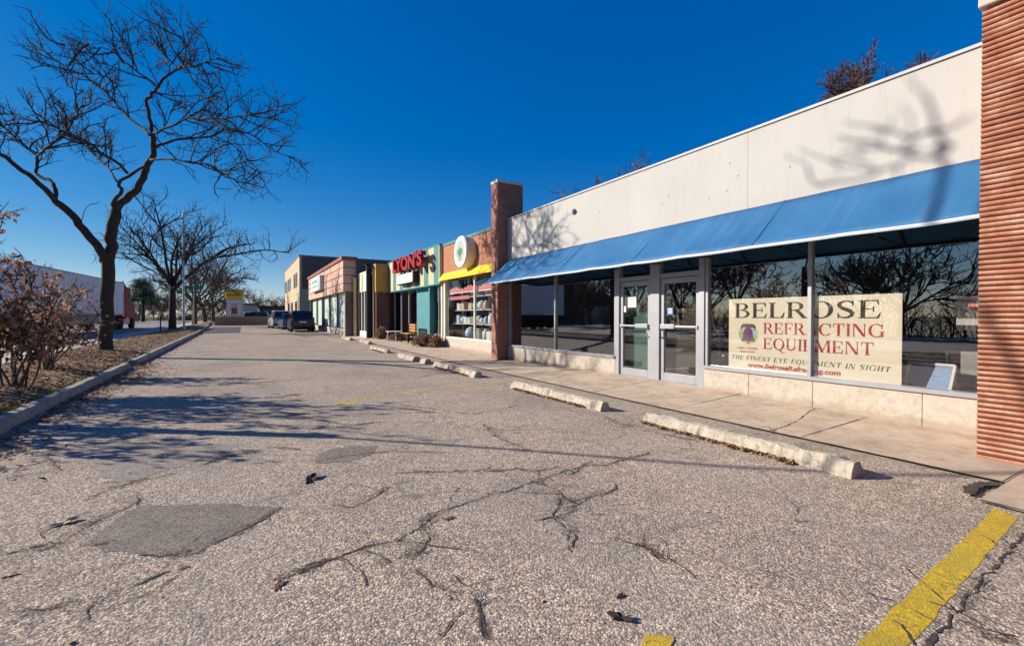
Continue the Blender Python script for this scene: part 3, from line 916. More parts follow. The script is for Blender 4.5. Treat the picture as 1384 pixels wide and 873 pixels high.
def smooth_line(pts, sub=3):
    out = []
    n = len(pts)
    for i in range(n - 1):
        p0, p1, p2, p3 = pts[max(0, i-1)], pts[i], pts[i+1], pts[min(n-1, i+2)]
        for k in range(sub):
            t = k / sub
            out.append(0.5 * ((2*p1) + (p2-p0)*t + (2*p0-5*p1+4*p2-p3)*t*t + (3*p1-p0-3*p2+p3)*t**3))
    out.append(pts[-1])
    return out

# ---------- the big honey locust, limbs read off the photograph and given their own depth
def r1(x, y): return (x / 2.91, y / 2.91)
T1D = 15.2
def limb_px(pix, d0, d1):
    n = len(pix)
    return [P(x, y, d0 + (d1 - d0) * (i / max(1, n - 1)) ** .8) for i, (x, y) in enumerate(pix)]
def photo_tree():
    rg = random.Random(11)
    t = thing('honey_locust_tree', 'tall bare spreading tree with forked trunk beside the brown leafed shrubs', 'tree', P(143, 476, T1D))
    base = t.location.copy()
    tr = MB(); cr = MB()
    def limb(pix, d0, d1, ra, rb, n=7, twigs=True, t0=.3, dens=1.0):
        pts = smooth_line(limb_px(pix, d0, d1)) if len(pix) > 2 else limb_px(pix, d0, d1)
        jit = [p + Vector((rg.gauss(0, .02), rg.gauss(0, .02), rg.gauss(0, .02))) if 0 < i < len(pts) - 1 else p for i, p in enumerate(pts)]
        m = len(jit)
        tr.tube([p - base for p in jit], [.8 * (ra + (rb - ra) * (i / (m - 1)) ** .8) for i in range(m)], n)
        if twigs:
            sprout(cr, [p - base for p in jit], rg, 0, 2, t0, .84, .82, dens * 1.02)
    D = T1D
    limb([(142, 482), (142.5, 470), (144, 420), (146, 375), (148, 342), (151, 315), (156, 285)], D, D, .27, .19, 12, False)
    limb([(140, 352), (137, 342), (113, 311), (97, 292), (76, 274)], D, D - .9, .17, .125, 9, False)
    limb([(76, 274), (60, 255), (38, 237), (7, 213), (-25, 190), (-60, 165)], D - .9, D - 2.2, .115, .05, 8, True, .4)
    limb([(74, 268), (74, 252), (60, 241), (48, 234), (51, 210), (31, 196), (7, 175), (-25, 150)], D - .9, D - .1, .085, .03, 7, True, .3, 1.2)
    limb([(51, 210), (70, 196), (89, 179), (100, 160), (110, 144)], D - .7, D - 2.4, .05, .022, 6, True, .15, 1.2)
    limb([(156, 285), (170, 270), (186, 254), (196, 235), (203, 220), (207, 200), (206, 182)], D, D + .4, .16, .10, 9, False)
    limb([(155, 283), (153, 272), (165, 258), (161, 248), (179, 234), (200, 222)], D, D - .5, .085, .05, 7, False)
    limb([(160, 247), (145, 228), (127, 210), (108, 190), (85, 172)], D - .3, D + 2.2, .045, .018, 5, True, .2)
    limb([(172, 234), (155, 218), (137, 206), (113, 189), (88, 178), (65, 168), (35, 162)], D - .4, D - 2.8, .06, .02, 6, True, .2, 1.1)
    limb([(203, 216), (230, 216), (258, 218), (292, 227), (326, 253)], D + .1, D - 1.5, .05, .016, 6, True, .25)
    limb([(206, 203), (222, 194), (240, 189), (285, 185.5), (302, 177), (335, 180), (371, 203), (400, 214)], D + .2, D + 2.2, .065, .016, 6, True, .25, 1.1)
    limb([(290, 185), (306, 192), (323, 203), (345, 228), (357, 247)], D + 1.2, D + .2, .03, .014, 5, True, .2)
    limb([(206, 180), (228, 172), (254, 160), (285, 160), (343, 158), (381, 165)], D + .4, D - 1.9, .06, .016, 6, True, .25, 1.1)
    limb([(254, 160), (275, 148), (285, 128), (288, 112)], D - .2, D + .8, .032, .014, 5, True, .2)
    limb([(206, 184), (190, 172), (172, 158), (155, 138), (137, 120), (112, 102), (86, 89), (60, 70), (56, 66)], D + .3, D + 2.6, .07, .016, 6, True, .2)
    limb([(137, 120), (150, 108), (125, 100), (95, 100), (70, 92)], D + 1.4, D + .3, .03, .014, 5, True, .2)
    limb([(206, 180), (202, 160), (197.5, 137), (205, 126), (213, 117), (226, 103), (240, 94)], D + .4, D + .1, .08, .045, 7, True, .45)
    limb([(240, 94), (262, 90), (278, 84), (296, 78)], D + .1, D - 1.2, .035, .014, 5, True, .1, 1.2)
    limb([(240, 94), (228, 80), (212, 62), (206, 60)], D + .1, D + 1.4, .035, .014, 5, True, .1, 1.2)
    limb([(244, 93), (252, 70), (247, 50), (246, 56)], D + .1, D - .6, .03, .012, 5, True, .1, 1.2)
    limb([(211, 116), (190, 100), (165, 82), (152, 70), (130, 66)], D + .3, D - 1.6, .045, .014, 5, True, .15, 1.1)
    limb([(185, 96), (178, 74), (168, 56), (161, 56)], D - .4, D - 1.5, .028, .012, 5, True, .1, 1.1)
    limb([(130, 66), (118, 58), (88, 62)], D - 1.6, D - 2, .016, .01, 4, True, .1)
    limb([(208, 170), (218, 176), (228, 160), (236, 142)], D + .4, D + 1.8, .03, .012, 5, True, .1)
    limb([(110, 300), (117, 280), (134, 273)], D - .5, D - .9, .018, .012, 4, False)
    tr.build('trunk', M['bark'], t, smooth=True)
    cr.build('crown', M['bark'], t)
    return t
photo_tree()

# ---------- generic bare street tree
def bare_tree_meshes(seed, H=11.0, r0=.24, fork=.32, limbs=6, spread=.9, k=1.15, mat=None, dens=1.0, rmin=1.3, maxl=2, extra=None):
    rg = random.Random(seed)
    tr = MB(); cr = MB()
    fz = H * fork
    trunk = wander((0, 0, -.25), (rg.gauss(0, .04), rg.gauss(0, .04), 1), fz + .25, 5, rg, .03)
    tr.tube(trunk, [r0 * (1.25 - .4 * i / 5) for i in range(6)], 10)
    top = trunk[-1]
    for q in range(limbs):
        az = 6.283 * (q + rg.uniform(-.3, .3)) / limbs
        inc = rg.uniform(.25, .6) * spread * 1.35
        d = Vector((math.cos(az) * math.sin(inc), math.sin(az) * math.sin(inc), math.cos(inc)))
        L = (H - fz) * rg.uniform(.78, 1.0)
        s = at_len(trunk, rg.uniform(.82, 1.0))[0]
        l = wander(s, d, L, 7, rg, .10, -.012 * spread)
        tr.tube(l, [r0 * .52 * (1 - .86 * i / 7) + .008 for i in range(8)], 7)
        sprout(cr, l, rg, 0, maxl, .35, k, rmin, dens)
        for b in range(3):
            p, dd, _ = at_len(l, rg.uniform(.25, .7))
            nd = rot_dir(dd, rg.uniform(.5, .9), rg.uniform(0, 6.28)); nd.z = abs(nd.z) * .6 + .12
            s2 = wander(p, nd, L * rg.uniform(.35, .55), 6, rg, .14)
            tr.tube(s2, [r0 * .26 * (1 - .8 * i / 6) + .006 for i in range(7)], 5)
            sprout(cr, s2, rg, 0, maxl, .2, k, rmin, dens)
    for l in (extra or []):
        l = smooth_line([Vector(p) for p in l])
        m = len(l)
        tr.tube(l, [r0 * .6 * (1 - .85 * i / (m - 1)) + .01 for i in range(m)], 7)
        sprout(cr, l, rg, 0, maxl, .3, k, rmin, dens)
    return tr, cr
def make_tree(name, label, loc, seed, mat, group=None, rz=0, cat='tree', **kw):
    t = thing(name, label, cat, loc, rz, group)
    tr, cr = bare_tree_meshes(seed, **kw)
    tr.build('trunk', mat, t, smooth=True)
    cr.build('crown', mat, t)
    return t
ROW = 'bare street trees along the planted strip'
# second tree, with its long low limb reaching over the lot
T2 = Vector((-4.74, 42.9, gz(42.9) + .2))
def rel(px, py, d): return P(px, py, d) - T2
t2 = make_tree('street_tree', 'bare tree with a long low limb reaching over the lot beside the white pole', T2, 31, M['bark'], ROW, H=10.6, r0=.21, fork=.36, limbs=7, spread=.85, k=1.2, rmin=1.2, maxl=1, dens=.85,
     extra=[[rel(235, 390, 34.7), rel(246, 380, 34.5), rel(262, 366, 34.2), rel(285, 350, 33.5), rel(320, 344, 32.5), rel(355, 338, 31.8), rel(390, 342, 31)],
            [rel(285, 350, 33.5), rel(310, 335, 33), rel(340, 330, 32)]])
make_tree('street_tree', 'bare forked tree behind the white pole, third along the strip', (-5.0, 63.8, gz(63.8) + .2), 32, M['bark_grey'], ROW, H=10.5, r0=.23, fork=.25, limbs=8, spread=1.0, k=1.3, rmin=1.45, maxl=1, dens=.8)
t4 = make_tree('street_tree', 'leaning bare tree whose limb ends over the yellow topped sign', (-5.0, 80, gz(80) + .2), 33, M['bark_grey'], ROW, H=10.5, r0=.25, fork=.22, limbs=8, spread=1.25, k=1.4, rmin=1.9, maxl=1, dens=.85)
make_tree('street_tree', 'farthest bare tree of the row, behind the low brick wall', (-5.2, 104, gz(104) + .1), 34, M['bark_grey'], ROW, H=11, r0=.25, fork=.25, limbs=8, spread=1.1, k=1.5, rmin=2.3, maxl=1, dens=.8)
# trees beside and behind the viewpoint: they throw the shade on lot, canopy and wall, and stand in the window reflections
T0 = Vector((-5.0, 10.0, .2))
def shadow_limb(pix, L):
    """where a limb must hang for its shade to fall on the white wall as the photograph shows"""
    out = []
    for i, (x, y) in enumerate(pix):
        r = ray(x, y); q = Vector((0, 0, CAM_Z)) + r * (7.12 / r.x)
        out.append(q + SUN_DIR * (L + .25 * math.sin(i * 1.9)) - T0)
    return out
SUN_DIR = Vector((-.805, .593, 0)).normalized() * math.cos(R(25)) + Vector((0, 0, math.sin(R(25))))
def kerb_tree():
    rg = random.Random(8)
    t = thing('street_tree', 'tall bare tree standing off the left edge whose limbs shade the white wall', 'tree', T0, 0, ROW)
    tr = MB(); cr = MB()
    tr.tube([(0, 0, -.3), (.03, 0, 1), (-.02, .03, 2.2), (.02, 0, 3.2)], [.16, .125, .11, .10], 10)
    root = shadow_limb([(1283.5, 198.6)], 15.6)[0]
    low = shadow_limb([(1276, 222)], 15.6)[0]
    A = smooth_line([Vector((0, 0, 3.1)), Vector((-.3, -.15, 4.3)), Vector((-.5, -.5, 5.8)), low.lerp(Vector((-.6, -.8, 6.4)), .55), low, root])
    m = len(A); tr.tube(A, [.032 + .004 * k / (m - 1) for k in range(m)], 7)
    for pix, ra, rb, L in (([(1283.5, 198.6), (1266, 179), (1262, 156), (1250.5, 128)], .055, .03, 15.6),
            ([(1270, 188), (1258, 177), (1231, 187), (1207, 177), (1180, 177)], .045, .022, 15.5),
            ([(1283.5, 198.6), (1262, 214), (1235, 212), (1212, 224)], .045, .025, 15.8),
            ([(1240, 200), (1219, 204), (1196, 200), (1176, 191), (1153, 191), (1133, 185)], .045, .022, 15.6),
            ([(1262, 178), (1289, 171), (1312, 156)], .035, .02, 15.4),
            ([(1235, 212), (1219, 204)], .03, .03, 15.7), ([(1231, 187), (1219, 204)], .028, .028, 15.6),
            ([(1196, 200), (1165, 203), (1137, 205)], .028, .016, 15.6),
            ([(1212, 224), (1184, 230), (1165, 218), (1126, 214)], .03, .016, 15.8),
            ([(1184, 230), (1180, 237), (1149, 245), (1106, 249), (1095, 241), (1091, 224)], .03, .018, 15.9),
            ([(1126, 214), (1133, 232), (1142, 240)], .018, .014, 15.9)):
        l = smooth_line(shadow_limb(pix, L)) if len(pix) > 2 else shadow_limb(pix, L)
        m = len(l); ra *= .62; rb *= .62
        tr.tube(l, [ra + (rb - ra) * k / (m - 1) for k in range(m)], 6)
        if len(pix) > 3: sprout(cr, l, rg, 1, 1, .3, 1.2, 1.2, .5)
    tr.build('trunk', M['bark'], t, smooth=True); cr.build('crown', M['bark'], t)
kerb_tree()
make_tree('street_tree', 'large bare tree standing behind the viewpoint along the kerb', (-5.2, -3.0, .2), 36, M['bark'], ROW, H=12.0, r0=.27, fork=.22, limbs=6, spread=.9, k=1.4, rmin=1.7, dens=.9, maxl=1)
make_tree('street_tree', 'bare tree mirrored behind the ribbed pillar', (-5.0, -15.0, .2), 37, M['bark'], ROW, H=11.5, r0=.26, fork=.25, limbs=6, spread=1.0, k=1.5, rmin=1.8, dens=.8, maxl=1)

# ---------- trees across the street, far off, and behind the shops (three prototypes, shared meshes)
protos = []
for i, (sd, H, sp, mt) in enumerate(((41, 11, 1.0, 'twig_brown'), (42, 12.5, .8, 'twig_red'), (43, 9, 1.15, 'twig_brown'))):
    tr, cr = bare_tree_meshes(sd, H=H, r0=.22, fork=.22, limbs=7, spread=sp, k=1.5, rmin=2.6, maxl=1, dens=.9)
    protos.append((tr, cr, mt))
proto_obj = [None, None, None]
def far_tree(i, x, y, s, rz, label, group, z=None):
    zz = gz(y) - .05 if z is None else z
    if proto_obj[i] is None:
        t = thing('bare_tree', label, 'tree', (x, y, zz), rz, group)
        tr, cr, mt = protos[i]
        tr.build('trunk', M[mt], t, smooth=True); cr.build('crown', M[mt], t)
        proto_obj[i] = t
    else:
        t = copy_tree(proto_obj[i])
        t.location = (x, y, zz); t.rotation_euler = (0, 0, rz)
        tag(t, label, 'tree', group)
    t.scale = (s, s, s)
    return t
rf = random.Random(77)
GBK = 'bare trees behind the shops'
make_tree('bare_tree', 'reddish bare tree crown rising behind the white parapet', (21.9, 8.66, 0), 61, M['twig_red'], GBK, H=12.0, r0=.13, fork=.68, limbs=12, spread=.85, k=.6, rmin=1.15, dens=1.5, maxl=2)
make_tree('bare_tree', 'dark bare crown just showing over the parapet toward the ribbed pillar', (24.3, 8.4, 0), 62, M['twig_red'], GBK, H=12.0, r0=.13, fork=.72, limbs=9, spread=.85, k=.6, rmin=1.2, dens=1.4, maxl=2)
make_tree('bare_tree', 'thin bare crown tip just above the middle of the white parapet', (22.0, 22.5, 0), 53, M['twig_red'], GBK, H=11.9, r0=.18, fork=.3, limbs=6, spread=.5, k=.9, rmin=1.5, dens=.7, maxl=1)
GA = 'bare trees lining the far side of the street'
for i in range(26):
    y = -34 + i * 6.2 + rf.uniform(-1.5, 1.5)
    far_tree(i % 3, -27 - rf.random() * 9 - (4 if i % 2 else 0), y, rf.uniform(.72, 1.05) * (.8 if y > 60 else 1), rf.uniform(0, 6), 'bare brown tree in the row across the street', GA)
GB = 'hazy bare trees beyond the end of the lot'
for i in range(26):
    far_tree(i % 3, -36 + i * 1.7 + rf.uniform(-1, 1), 121 + rf.uniform(0, 26), rf.uniform(.38, .62), rf.uniform(0, 6), 'distant bare tree beyond the low brick wall', GB)

# ---------- evergreen far down the street
def evergreen(loc, H):
    rg = random.Random(5)
    t = thing('pine_tree', 'dark green pine with broad crown far down the street', 'tree', loc)
    tr = MB(); tr.tube([(0, 0, -.3), (.1, 0, H * .4), (0, .1, H * .92)], [.3, .22, .06], 8)
    nd = MB()
    for i in range(120):
        h = H * rg.uniform(.42, .99); a = rg.uniform(0, 6.28)
        r = (H - h) * .50 * rg.uniform(.45, 1.05) + .5
        c = Vector((math.cos(a) * r, math.sin(a) * r, h + rg.uniform(-.2, .3)))
        tr.tube([(0, 0, h - .3), tuple(c)], [.05, .02], 4)
        for k in range(75):
            p = c + Vector((rg.gauss(0, .5), rg.gauss(0, .5), rg.gauss(0, .22)))
            d = Vector((rg.gauss(0, 1), rg.gauss(0, 1), rg.gauss(.3, .6))).normalized() * rg.uniform(.14, .30)
            s = d.orthogonal().normalized() * .05
            nd.add([p - s, p + s, p + d], [(0, 1, 2)])
    tr.build('trunk', M['bark'], t); nd.build('crown', M['needles'], t)
evergreen(P(193, 424, 82) * Vector((1, 1, 0)).x if False else Vector((P(193, 424, 82).x, P(193, 424, 82).y, gz(100))), 7.4)

# ---------- leaf-holding shrubs at the kerb
def shrub(loc, H, W, seed, label, nst=13, nleaf=520, ls=.055, group='brown leafed shrubs at the kerb'):
    rg = random.Random(seed)
    t = thing('shrub', label, 'shrub', loc, 0, group)
    st = MB(); lf = MB()
    for i in range(nst):
        a = rg.uniform(0, 6.28)
        d = Vector((math.cos(a) * W / H * rg.uniform(.25, 1.0), math.sin(a) * W / H * rg.uniform(.25, 1.0), 1))
        l = wander((rg.gauss(0, .14), rg.gauss(0, .14), -.05), d, H * rg.uniform(.7, 1.08), 9, rg, .11)
        st.tube(l, [.019 - .0015 * j for j in range(10)], 5)
        tips = [l]
        for b in range(6):
            p, dd, _ = at_len(l, rg.uniform(.2, .95))
            s = wander(p, rot_dir(dd, rg.uniform(.4, 1.0), rg.uniform(0, 6.28)), H * rg.uniform(.12, .32), 5, rg, .2)
            st.tube(s, [.010 - .001 * j for j in range(6)], 4); tips.append(s)
        for s in tips:
            n = int(nleaf / nst / 7 * (1.6 if s is l else 1))
            for k in range(n):
                p, dd, _ = at_len(s, rg.uniform(.25, 1) if s is not l else rg.uniform(.30, 1))
                p = p + Vector((rg.gauss(0, .05), rg.gauss(0, .05), rg.gauss(0, .05)))
                sz = ls * rg.uniform(.6, 1.5)
                u = Vector((rg.gauss(0, .6), rg.gauss(0, .6), rg.gauss(-.6, .5))).normalized()
                w = u.orthogonal().normalized(); w.rotate(Quaternion(u, rg.uniform(0, 6.28)))
                nn = u.cross(w)
                cu = rg.uniform(.1, .5) * sz
                lf.add([p, p + u * sz * .55 + w * sz * .6 + nn * cu, p + u * sz * 1.3 + nn * cu * .6, p + u * sz * 1.75, p + u * sz * 1.2 - w * sz * .3 - nn * cu * .3 + nn * cu, p + u * sz * .55 - w * sz * .6 + nn * cu],
                       [(0, 1, 2), (0, 2, 4), (2, 3, 4), (0, 4, 5)])
    st.build('stems', M['bark_grey'], t); lf.build('foliage', M['dead_leaf'], t)
    return t
def on_strip(px, py):
    z = .22
    for k in range(4):
        p = G(px, py, z); z = strip_z(max(PATH_R, min(p.x, kx(p.y) - .2)), p.y)
    return Vector((p.x, p.y, z))
pA = on_strip(66, 499); pB = on_strip(12, 522)
shrub(pA, 2.05, 1.0, 1, 'shrub with sparse brown leaves and thin stems beside the forked tree trunk', 14, 1000, .056)
shrub(pB, 2.15, .9, 2, 'dense brown leafed shrub right at the edge of the picture near mossy kerb', 14, 1300, .058)
shrub(Vector((-4.6, 11.0, .22)), 3.3, 1.1, 3, 'tallest brown leafed shrub, mostly outside the frame along the kerb', 18, 1200, .06)
shrub(Vector((-4.5, 9.0, .22)), 2.3, 1.0, 4, 'brown leafed shrub wholly outside the frame along the kerb', 12, 800, .06)
# clipped, dormant shrubs on the walk by the striped shop
def dormant(px, py, W, H, seed, label, z=.1):
    rg = random.Random(seed)
    p = G(px, py, z)
    t = thing('shrub', label, 'shrub', p, 0, 'dry brown shrubs before the striped shop')
    st = MB(); lf = MB()
    for i in range(260):
        a = rg.uniform(0, 6.28); e = rg.uniform(.15, 1.5)
        d = Vector((math.cos(a) * math.cos(e) * W, math.sin(a) * math.cos(e) * W, math.sin(e) * H)) * rg.uniform(.75, 1.02)
        l = [Vector((d.x * .15, d.y * .15, 0)), d * .55 + Vector((0, 0, .06)), d]
        st.tube(l, [.008, .006, .004], 3, cap=False)
        for k in range(7):
            leaf_quad(lf, d * rg.uniform(.72, 1.0) + Vector((rg.gauss(0, .04), rg.gauss(0, .04), rg.gauss(0, .04))), rg.uniform(.02, .045), rg, 1.0)
    st.build('stems', M['twig_brown'], t); lf.build('foliage', M['dead_leaf'], t)
dormant(572, 468, .62, .62, 1, 'rounded dry brown shrub below the teal panel')
dormant(590, 469, .36, .52, 2, 'small dark dry shrub beside the glazed gift shop')
dormant(538, 461, .70, .45, 3, 'low spreading dry brown shrub in front of the striped shop')
dormant(516, 459, .50, .72, 4, 'tall dry brown shrub at the foot of the ochre pier')
# twiggy undergrowth across the street
def thicket(loc, W, D, H, seed, label, group):
    rg = random.Random(seed); mb = MB()
    for i in range(int(W * D * 26)):
        x, y = rg.uniform(-W, W), rg.uniform(-D, D)
        hh = H * (1 - (x / W) ** 2 * .5) * rg.uniform(.5, 1.05)
        p = Vector((x, y, 0)); l = wander(p, (rg.gauss(0, .25), rg.gauss(0, .25), 1), hh, 4, rg, .25)
        mb.tube(l, [.035, .03, .024, .018, .012], 3, cap=False)
        for b in range(3):
            q, dd, _ = at_len(l, rg.uniform(.2, .9))
            mb.tube(wander(q, rot_dir(dd, rg.uniform(.4, 1.2), rg.uniform(0, 6.28)), hh * .35, 3, rg, .25), [.02, .018, .015, .012], 3, cap=False)
    o = mb.build('shrub', M['twig_brown']); o.location = loc
    tag(o, label, 'shrub', group)
    return o
GT = 'bare thickets across the street'
th = thicket((-26, -20, 0), 3.4, 1.3, 4.6, 4, 'bare brown thicket across the street', GT)
th.rotation_euler = (0, 0, R(90))
for i in range(12):
    c = th.copy(); COL.objects.link(c)
    c.location = (-40 + i * 4.4, 121 + (i % 4) * 3, gz(110) - .05); c.rotation_euler = (0, 0, R((i % 2) * 180)); c.scale = (1, 1, .55 + .12 * (i % 3))
    tag(c, 'distant brown thicket beyond the end of the street', 'shrub', 'distant thickets beyond the street')
for i in range(1, 22):
    c = th.copy(); COL.objects.link(c)
    y = -20 + i * 6.0
    c.location = (-26 - (i % 3) * 1.2, y, gz(y) - .05); c.rotation_euler = (0, 0, R(90 + (i % 2) * 180)); c.scale = (1, 1, .8 + .2 * ((i * 7) % 4) / 2)
# ================================================================== LETTERS (own serif capitals, unit cap height)
def arc_poly(cx, cy, rx, ry, a0, a1, tx, ty, n=16):
    o = []; i = []
    for k in range(n + 1):
        a = R(a0 + (a1 - a0) * k / n)
        o.append((cx + rx * math.cos(a), cy + ry * math.sin(a)))
        i.append((cx + (rx - tx) * math.cos(a), cy + (ry - ty) * math.sin(a)))
    return [[o[k], o[k+1], i[k+1], i[k]] for k in range(n)]
def rct(x0, y0, x1, y1): return [[(x0, y0), (x1, y0), (x1, y1), (x0, y1)]]
TK, TN, SF = .17, .065, .05
def stem(x, y0=0, y1=1, bot=True, top=True, w=TK, e=.075):
    r = rct(x, y0, x + w, y1)
    if bot: r += rct(x - e, y0, x + w + e, y0 + SF)
    if top: r += rct(x - e, y1 - SF, x + w + e, y1)
    return r
def diag(x0, y0, x1, y1, w): return [[(x0, y0), (x0 + w, y0), (x1 + w, y1), (x1, y1)]]
def tick(x, y, h, w=.06): return [[(x - w, y), (x, y), (x, y + h)]] if h else []
def g_E(f=False):
    r = stem(.08) + rct(.25, 1 - TN, .70, 1) + rct(.25, .48, .55, .48 + TN)
    r += [[(.60, .94), (.70, .94), (.73, .72), (.69, .72)], [(.50, .36), (.55, .36), (.55, .66), (.50, .66)]]
    if not f: r += rct(.25, 0, .72, TN) + [[(.62, .06), (.72, .06), (.78, .30), (.74, .30)]]
    return r, .80 if not f else .74
GL = {}
GL['E'] = g_E(); GL['F'] = g_E(True)
GL['B'] = (stem(.08) + rct(.25, 1 - TN, .42, 1) + rct(.25, .49, .44, .49 + TN) + rct(.25, 0, .44, TN) + arc_poly(.40, .765, .31, .235, -90, 90, TK, TN) + arc_poly(.42, .277, .38, .277, -90, 90, TK * 1.05, TN), .85)
GL['L'] = (stem(.08) + rct(.25, 0, .70, TN) + [[(.58, .06), (.70, .06), (.76, .36), (.72, .36)]], .78)
GL['R'] = (stem(.08) + rct(.25, 1 - TN, .42, 1) + rct(.25, .46, .44, .46 + TN) + arc_poly(.40, .73, .34, .27, -90, 90, TK, TN) + diag(.70, 0, .36, .49, .20) + rct(.66, 0, .98, SF), .92)
GL['P'] = (stem(.08) + rct(.25, 1 - TN, .42, 1) + rct(.25, .42, .44, .42 + TN) + arc_poly(.40, .71, .36, .29, -90, 90, TK, TN), .80)
GL['O'] = (arc_poly(.50, .5, .48, .52, 0, 360, TK * 1.1, TN, 36), 1.0)
GL['Q'] = (arc_poly(.50, .5, .48, .52, 0, 360, TK * 1.1, TN, 36) + [[(.45, .02), (.60, .06), (.82, -.20), (1.02, -.22), (.98, -.27), (.74, -.27)]], 1.0)
GL['C'] = (arc_poly(.52, .5, .50, .52, 42, 318, TK * 1.1, TN, 28) + [[(.83, .62), (.90, .62), (.90, .98), (.86, .98), (.80, .86)]], .98)
GL['G'] = (arc_poly(.52, .5, .50, .52, 42, 306, TK * 1.1, TN, 28) + [[(.83, .62), (.90, .62), (.90, .98), (.86, .98), (.80, .86)]] + stem(.78, .02, .44, False, True), 1.06)
GL['I'] = (stem(.10), .37)
GL['T'] = (stem(.33, top=False) + rct(.03, 1 - TN, .80, 1) + [[(.03, .95), (.12, .95), (.05, .70), (.01, .70)], [(.71, .95), (.80, .95), (.82, .70), (.78, .70)]], .84)
GL['N'] = (stem(.10, w=.07) + stem(.80, w=.07, bot=False) + diag(.72, 0, .08, 1, .20), 1.0)
GL['M'] = (stem(.10, w=.07) + stem(.95, w=TK) + diag(.50, .0, .10, 1, .19) + diag(.52, .0, .93, 1, .07), 1.22)
GL['U'] = (stem(.10, .30, 1, False) + stem(.72, .30, 1, False, w=.07) + arc_poly(.445, .31, .345, .33, 180, 360, TK * .8, TN * 1.4), .92)
GL['A'] = (diag(.60, 0, .38, 1, .20) + diag(.08, 0, .42, .95, .065) + rct(.22, .30, .70, .30 + TN) + rct(-.02, 0, .25, SF) + rct(.53, 0, .90, SF), .90)
GL['H'] = (stem(.08) + stem(.62) + rct(.2, .47, .66, .47 + TN), .90)
GL['Y'] = (stem(.36, 0, .5, True, False) + diag(.36, .45, .02, 1, .19) + diag(.44, .45, .76, 1, .07) + rct(-.06, 1 - SF, .28, 1) + rct(.66, 1 - SF, .92, 1), .90)
GL['D'] = (stem(.08) + rct(.25, 1 - TN, .40, 1) + rct(.25, 0, .40, TN) + arc_poly(.38, .5, .50, .5, -90, 90, TK * 1.05, TN), .95)
GL['W'] = (diag(.22, 0, .02, 1, .17) + diag(.28, 0, .5, 1, .065) + diag(.62, 0, .42, 1, .17) + diag(.68, 0, .92, 1, .065) + rct(-.04, 1 - SF, .28, 1) + rct(.84, 1 - SF, 1.05, 1), 1.04)
_s = [(.66, .80, .05), (.60, .92, .075), (.46, .965, .08), (.30, .95, .11), (.18, .86, .15), (.15, .74, .17), (.22, .62, .18), (.38, .52, .19), (.55, .42, .19), (.64, .30, .18), (.62, .16, .15), (.50, .06, .11), (.34, .03, .08), (.19, .08, .075), (.12, .22, .05)]
def g_S():
    r = []; L = []
    for i, (x, y, w) in enumerate(_s):
        a = _s[max(0, i-1)]; b = _s[min(len(_s)-1, i+1)]
        d = Vector((b[0]-a[0], b[1]-a[1])).normalized(); n = Vector((-d.y, d.x)) * w / 2
        L.append(((x + n.x, y + n.y), (x - n.x, y - n.y)))
    for a, b in zip(L, L[1:]): r.append([a[0], b[0], b[1], a[1]])
    return r + [[(.63, .70), (.68, .70), (.69, 1.0), (.64, 1.0)], [(.09, .30), (.14, .30), (.15, .0), (.10, .0)]], .80
GL['S'] = g_S()
GL[' '] = ([], .42)
def serif_text(mb, txt, origin, u, v, height, width=None, depth=.0, slant=0.0, track=.06):
    """set txt along u with caps along v, starting at origin; each stroke sits a hair proud of the last"""
    u, v = Vector(u).normalized(), Vector(v).normalized(); nrm = u.cross(v)
    tot = sum(GL[c][1] + track for c in txt) - track
    sx = (width / tot) if width else height
    x = 0; k = 0
    for c in txt:
        polys, w = GL[c]
        for p in polys:
            k += 1
            off = nrm * (.0004 + .00012 * (k % 9))
            pts = [Vector(origin) + u * ((x + q[0] + slant * q[1] * height / sx) * sx) + v * (q[1] * height) + off for q in p]
            if depth: mb.prism(pts, nrm * (depth + .0006 * (k % 9)))
            else: mb.poly(pts)
        x += w + track
    return mb
def font_text(mb, txt, origin, u, v, size, width=None, bold=0.0, shear=0.0, depth=0.0):
    cu = bpy.data.curves.new('text', 'FONT'); cu.body = txt; cu.size = size; cu.offset = bold; cu.shear = shear
    cu.extrude = depth; cu.resolution_u = 3
    ob = bpy.data.objects.new('text', cu); COL.objects.link(ob)
    bpy.context.view_layer.update()
    dg = bpy.context.evaluated_depsgraph_get()
    me = ob.evaluated_get(dg).to_mesh()
    vs = [w.co.copy() for w in me.vertices]; fs = [tuple(p.vertices) for p in me.polygons]
    ob.evaluated_get(dg).to_mesh_clear()
    COL.objects.unlink(ob); bpy.data.objects.remove(ob); bpy.data.curves.remove(cu)
    u, v = Vector(u).normalized(), Vector(v).normalized(); nrm = u.cross(v)
    x0 = min(p.x for p in vs); x1 = max(p.x for p in vs)
    sx = (width / (x1 - x0)) if width else 1
    mb.add([Vector(origin) + u * ((p.x - x0) * sx) + v * p.y + nrm * (p.z + depth + .0008) for p in vs], fs)

# ================================================================== THE STORE
store = thing('store_building', 'white fronted single storey store with sloped blue canopy and big windows', 'building', (0, 0, 0))
FX = 7.12            # plane of the white front
GX = 7.20            # plane of the glass
Y0, Y1 = 1.56, 12.5
def B(name, mat, *boxes, parent=store, bevel=0.0, **k):
    mb = MB()
    for b in boxes: mb.box(*b)
    return mb.build(name, mat, parent, bevel=bevel, **k)
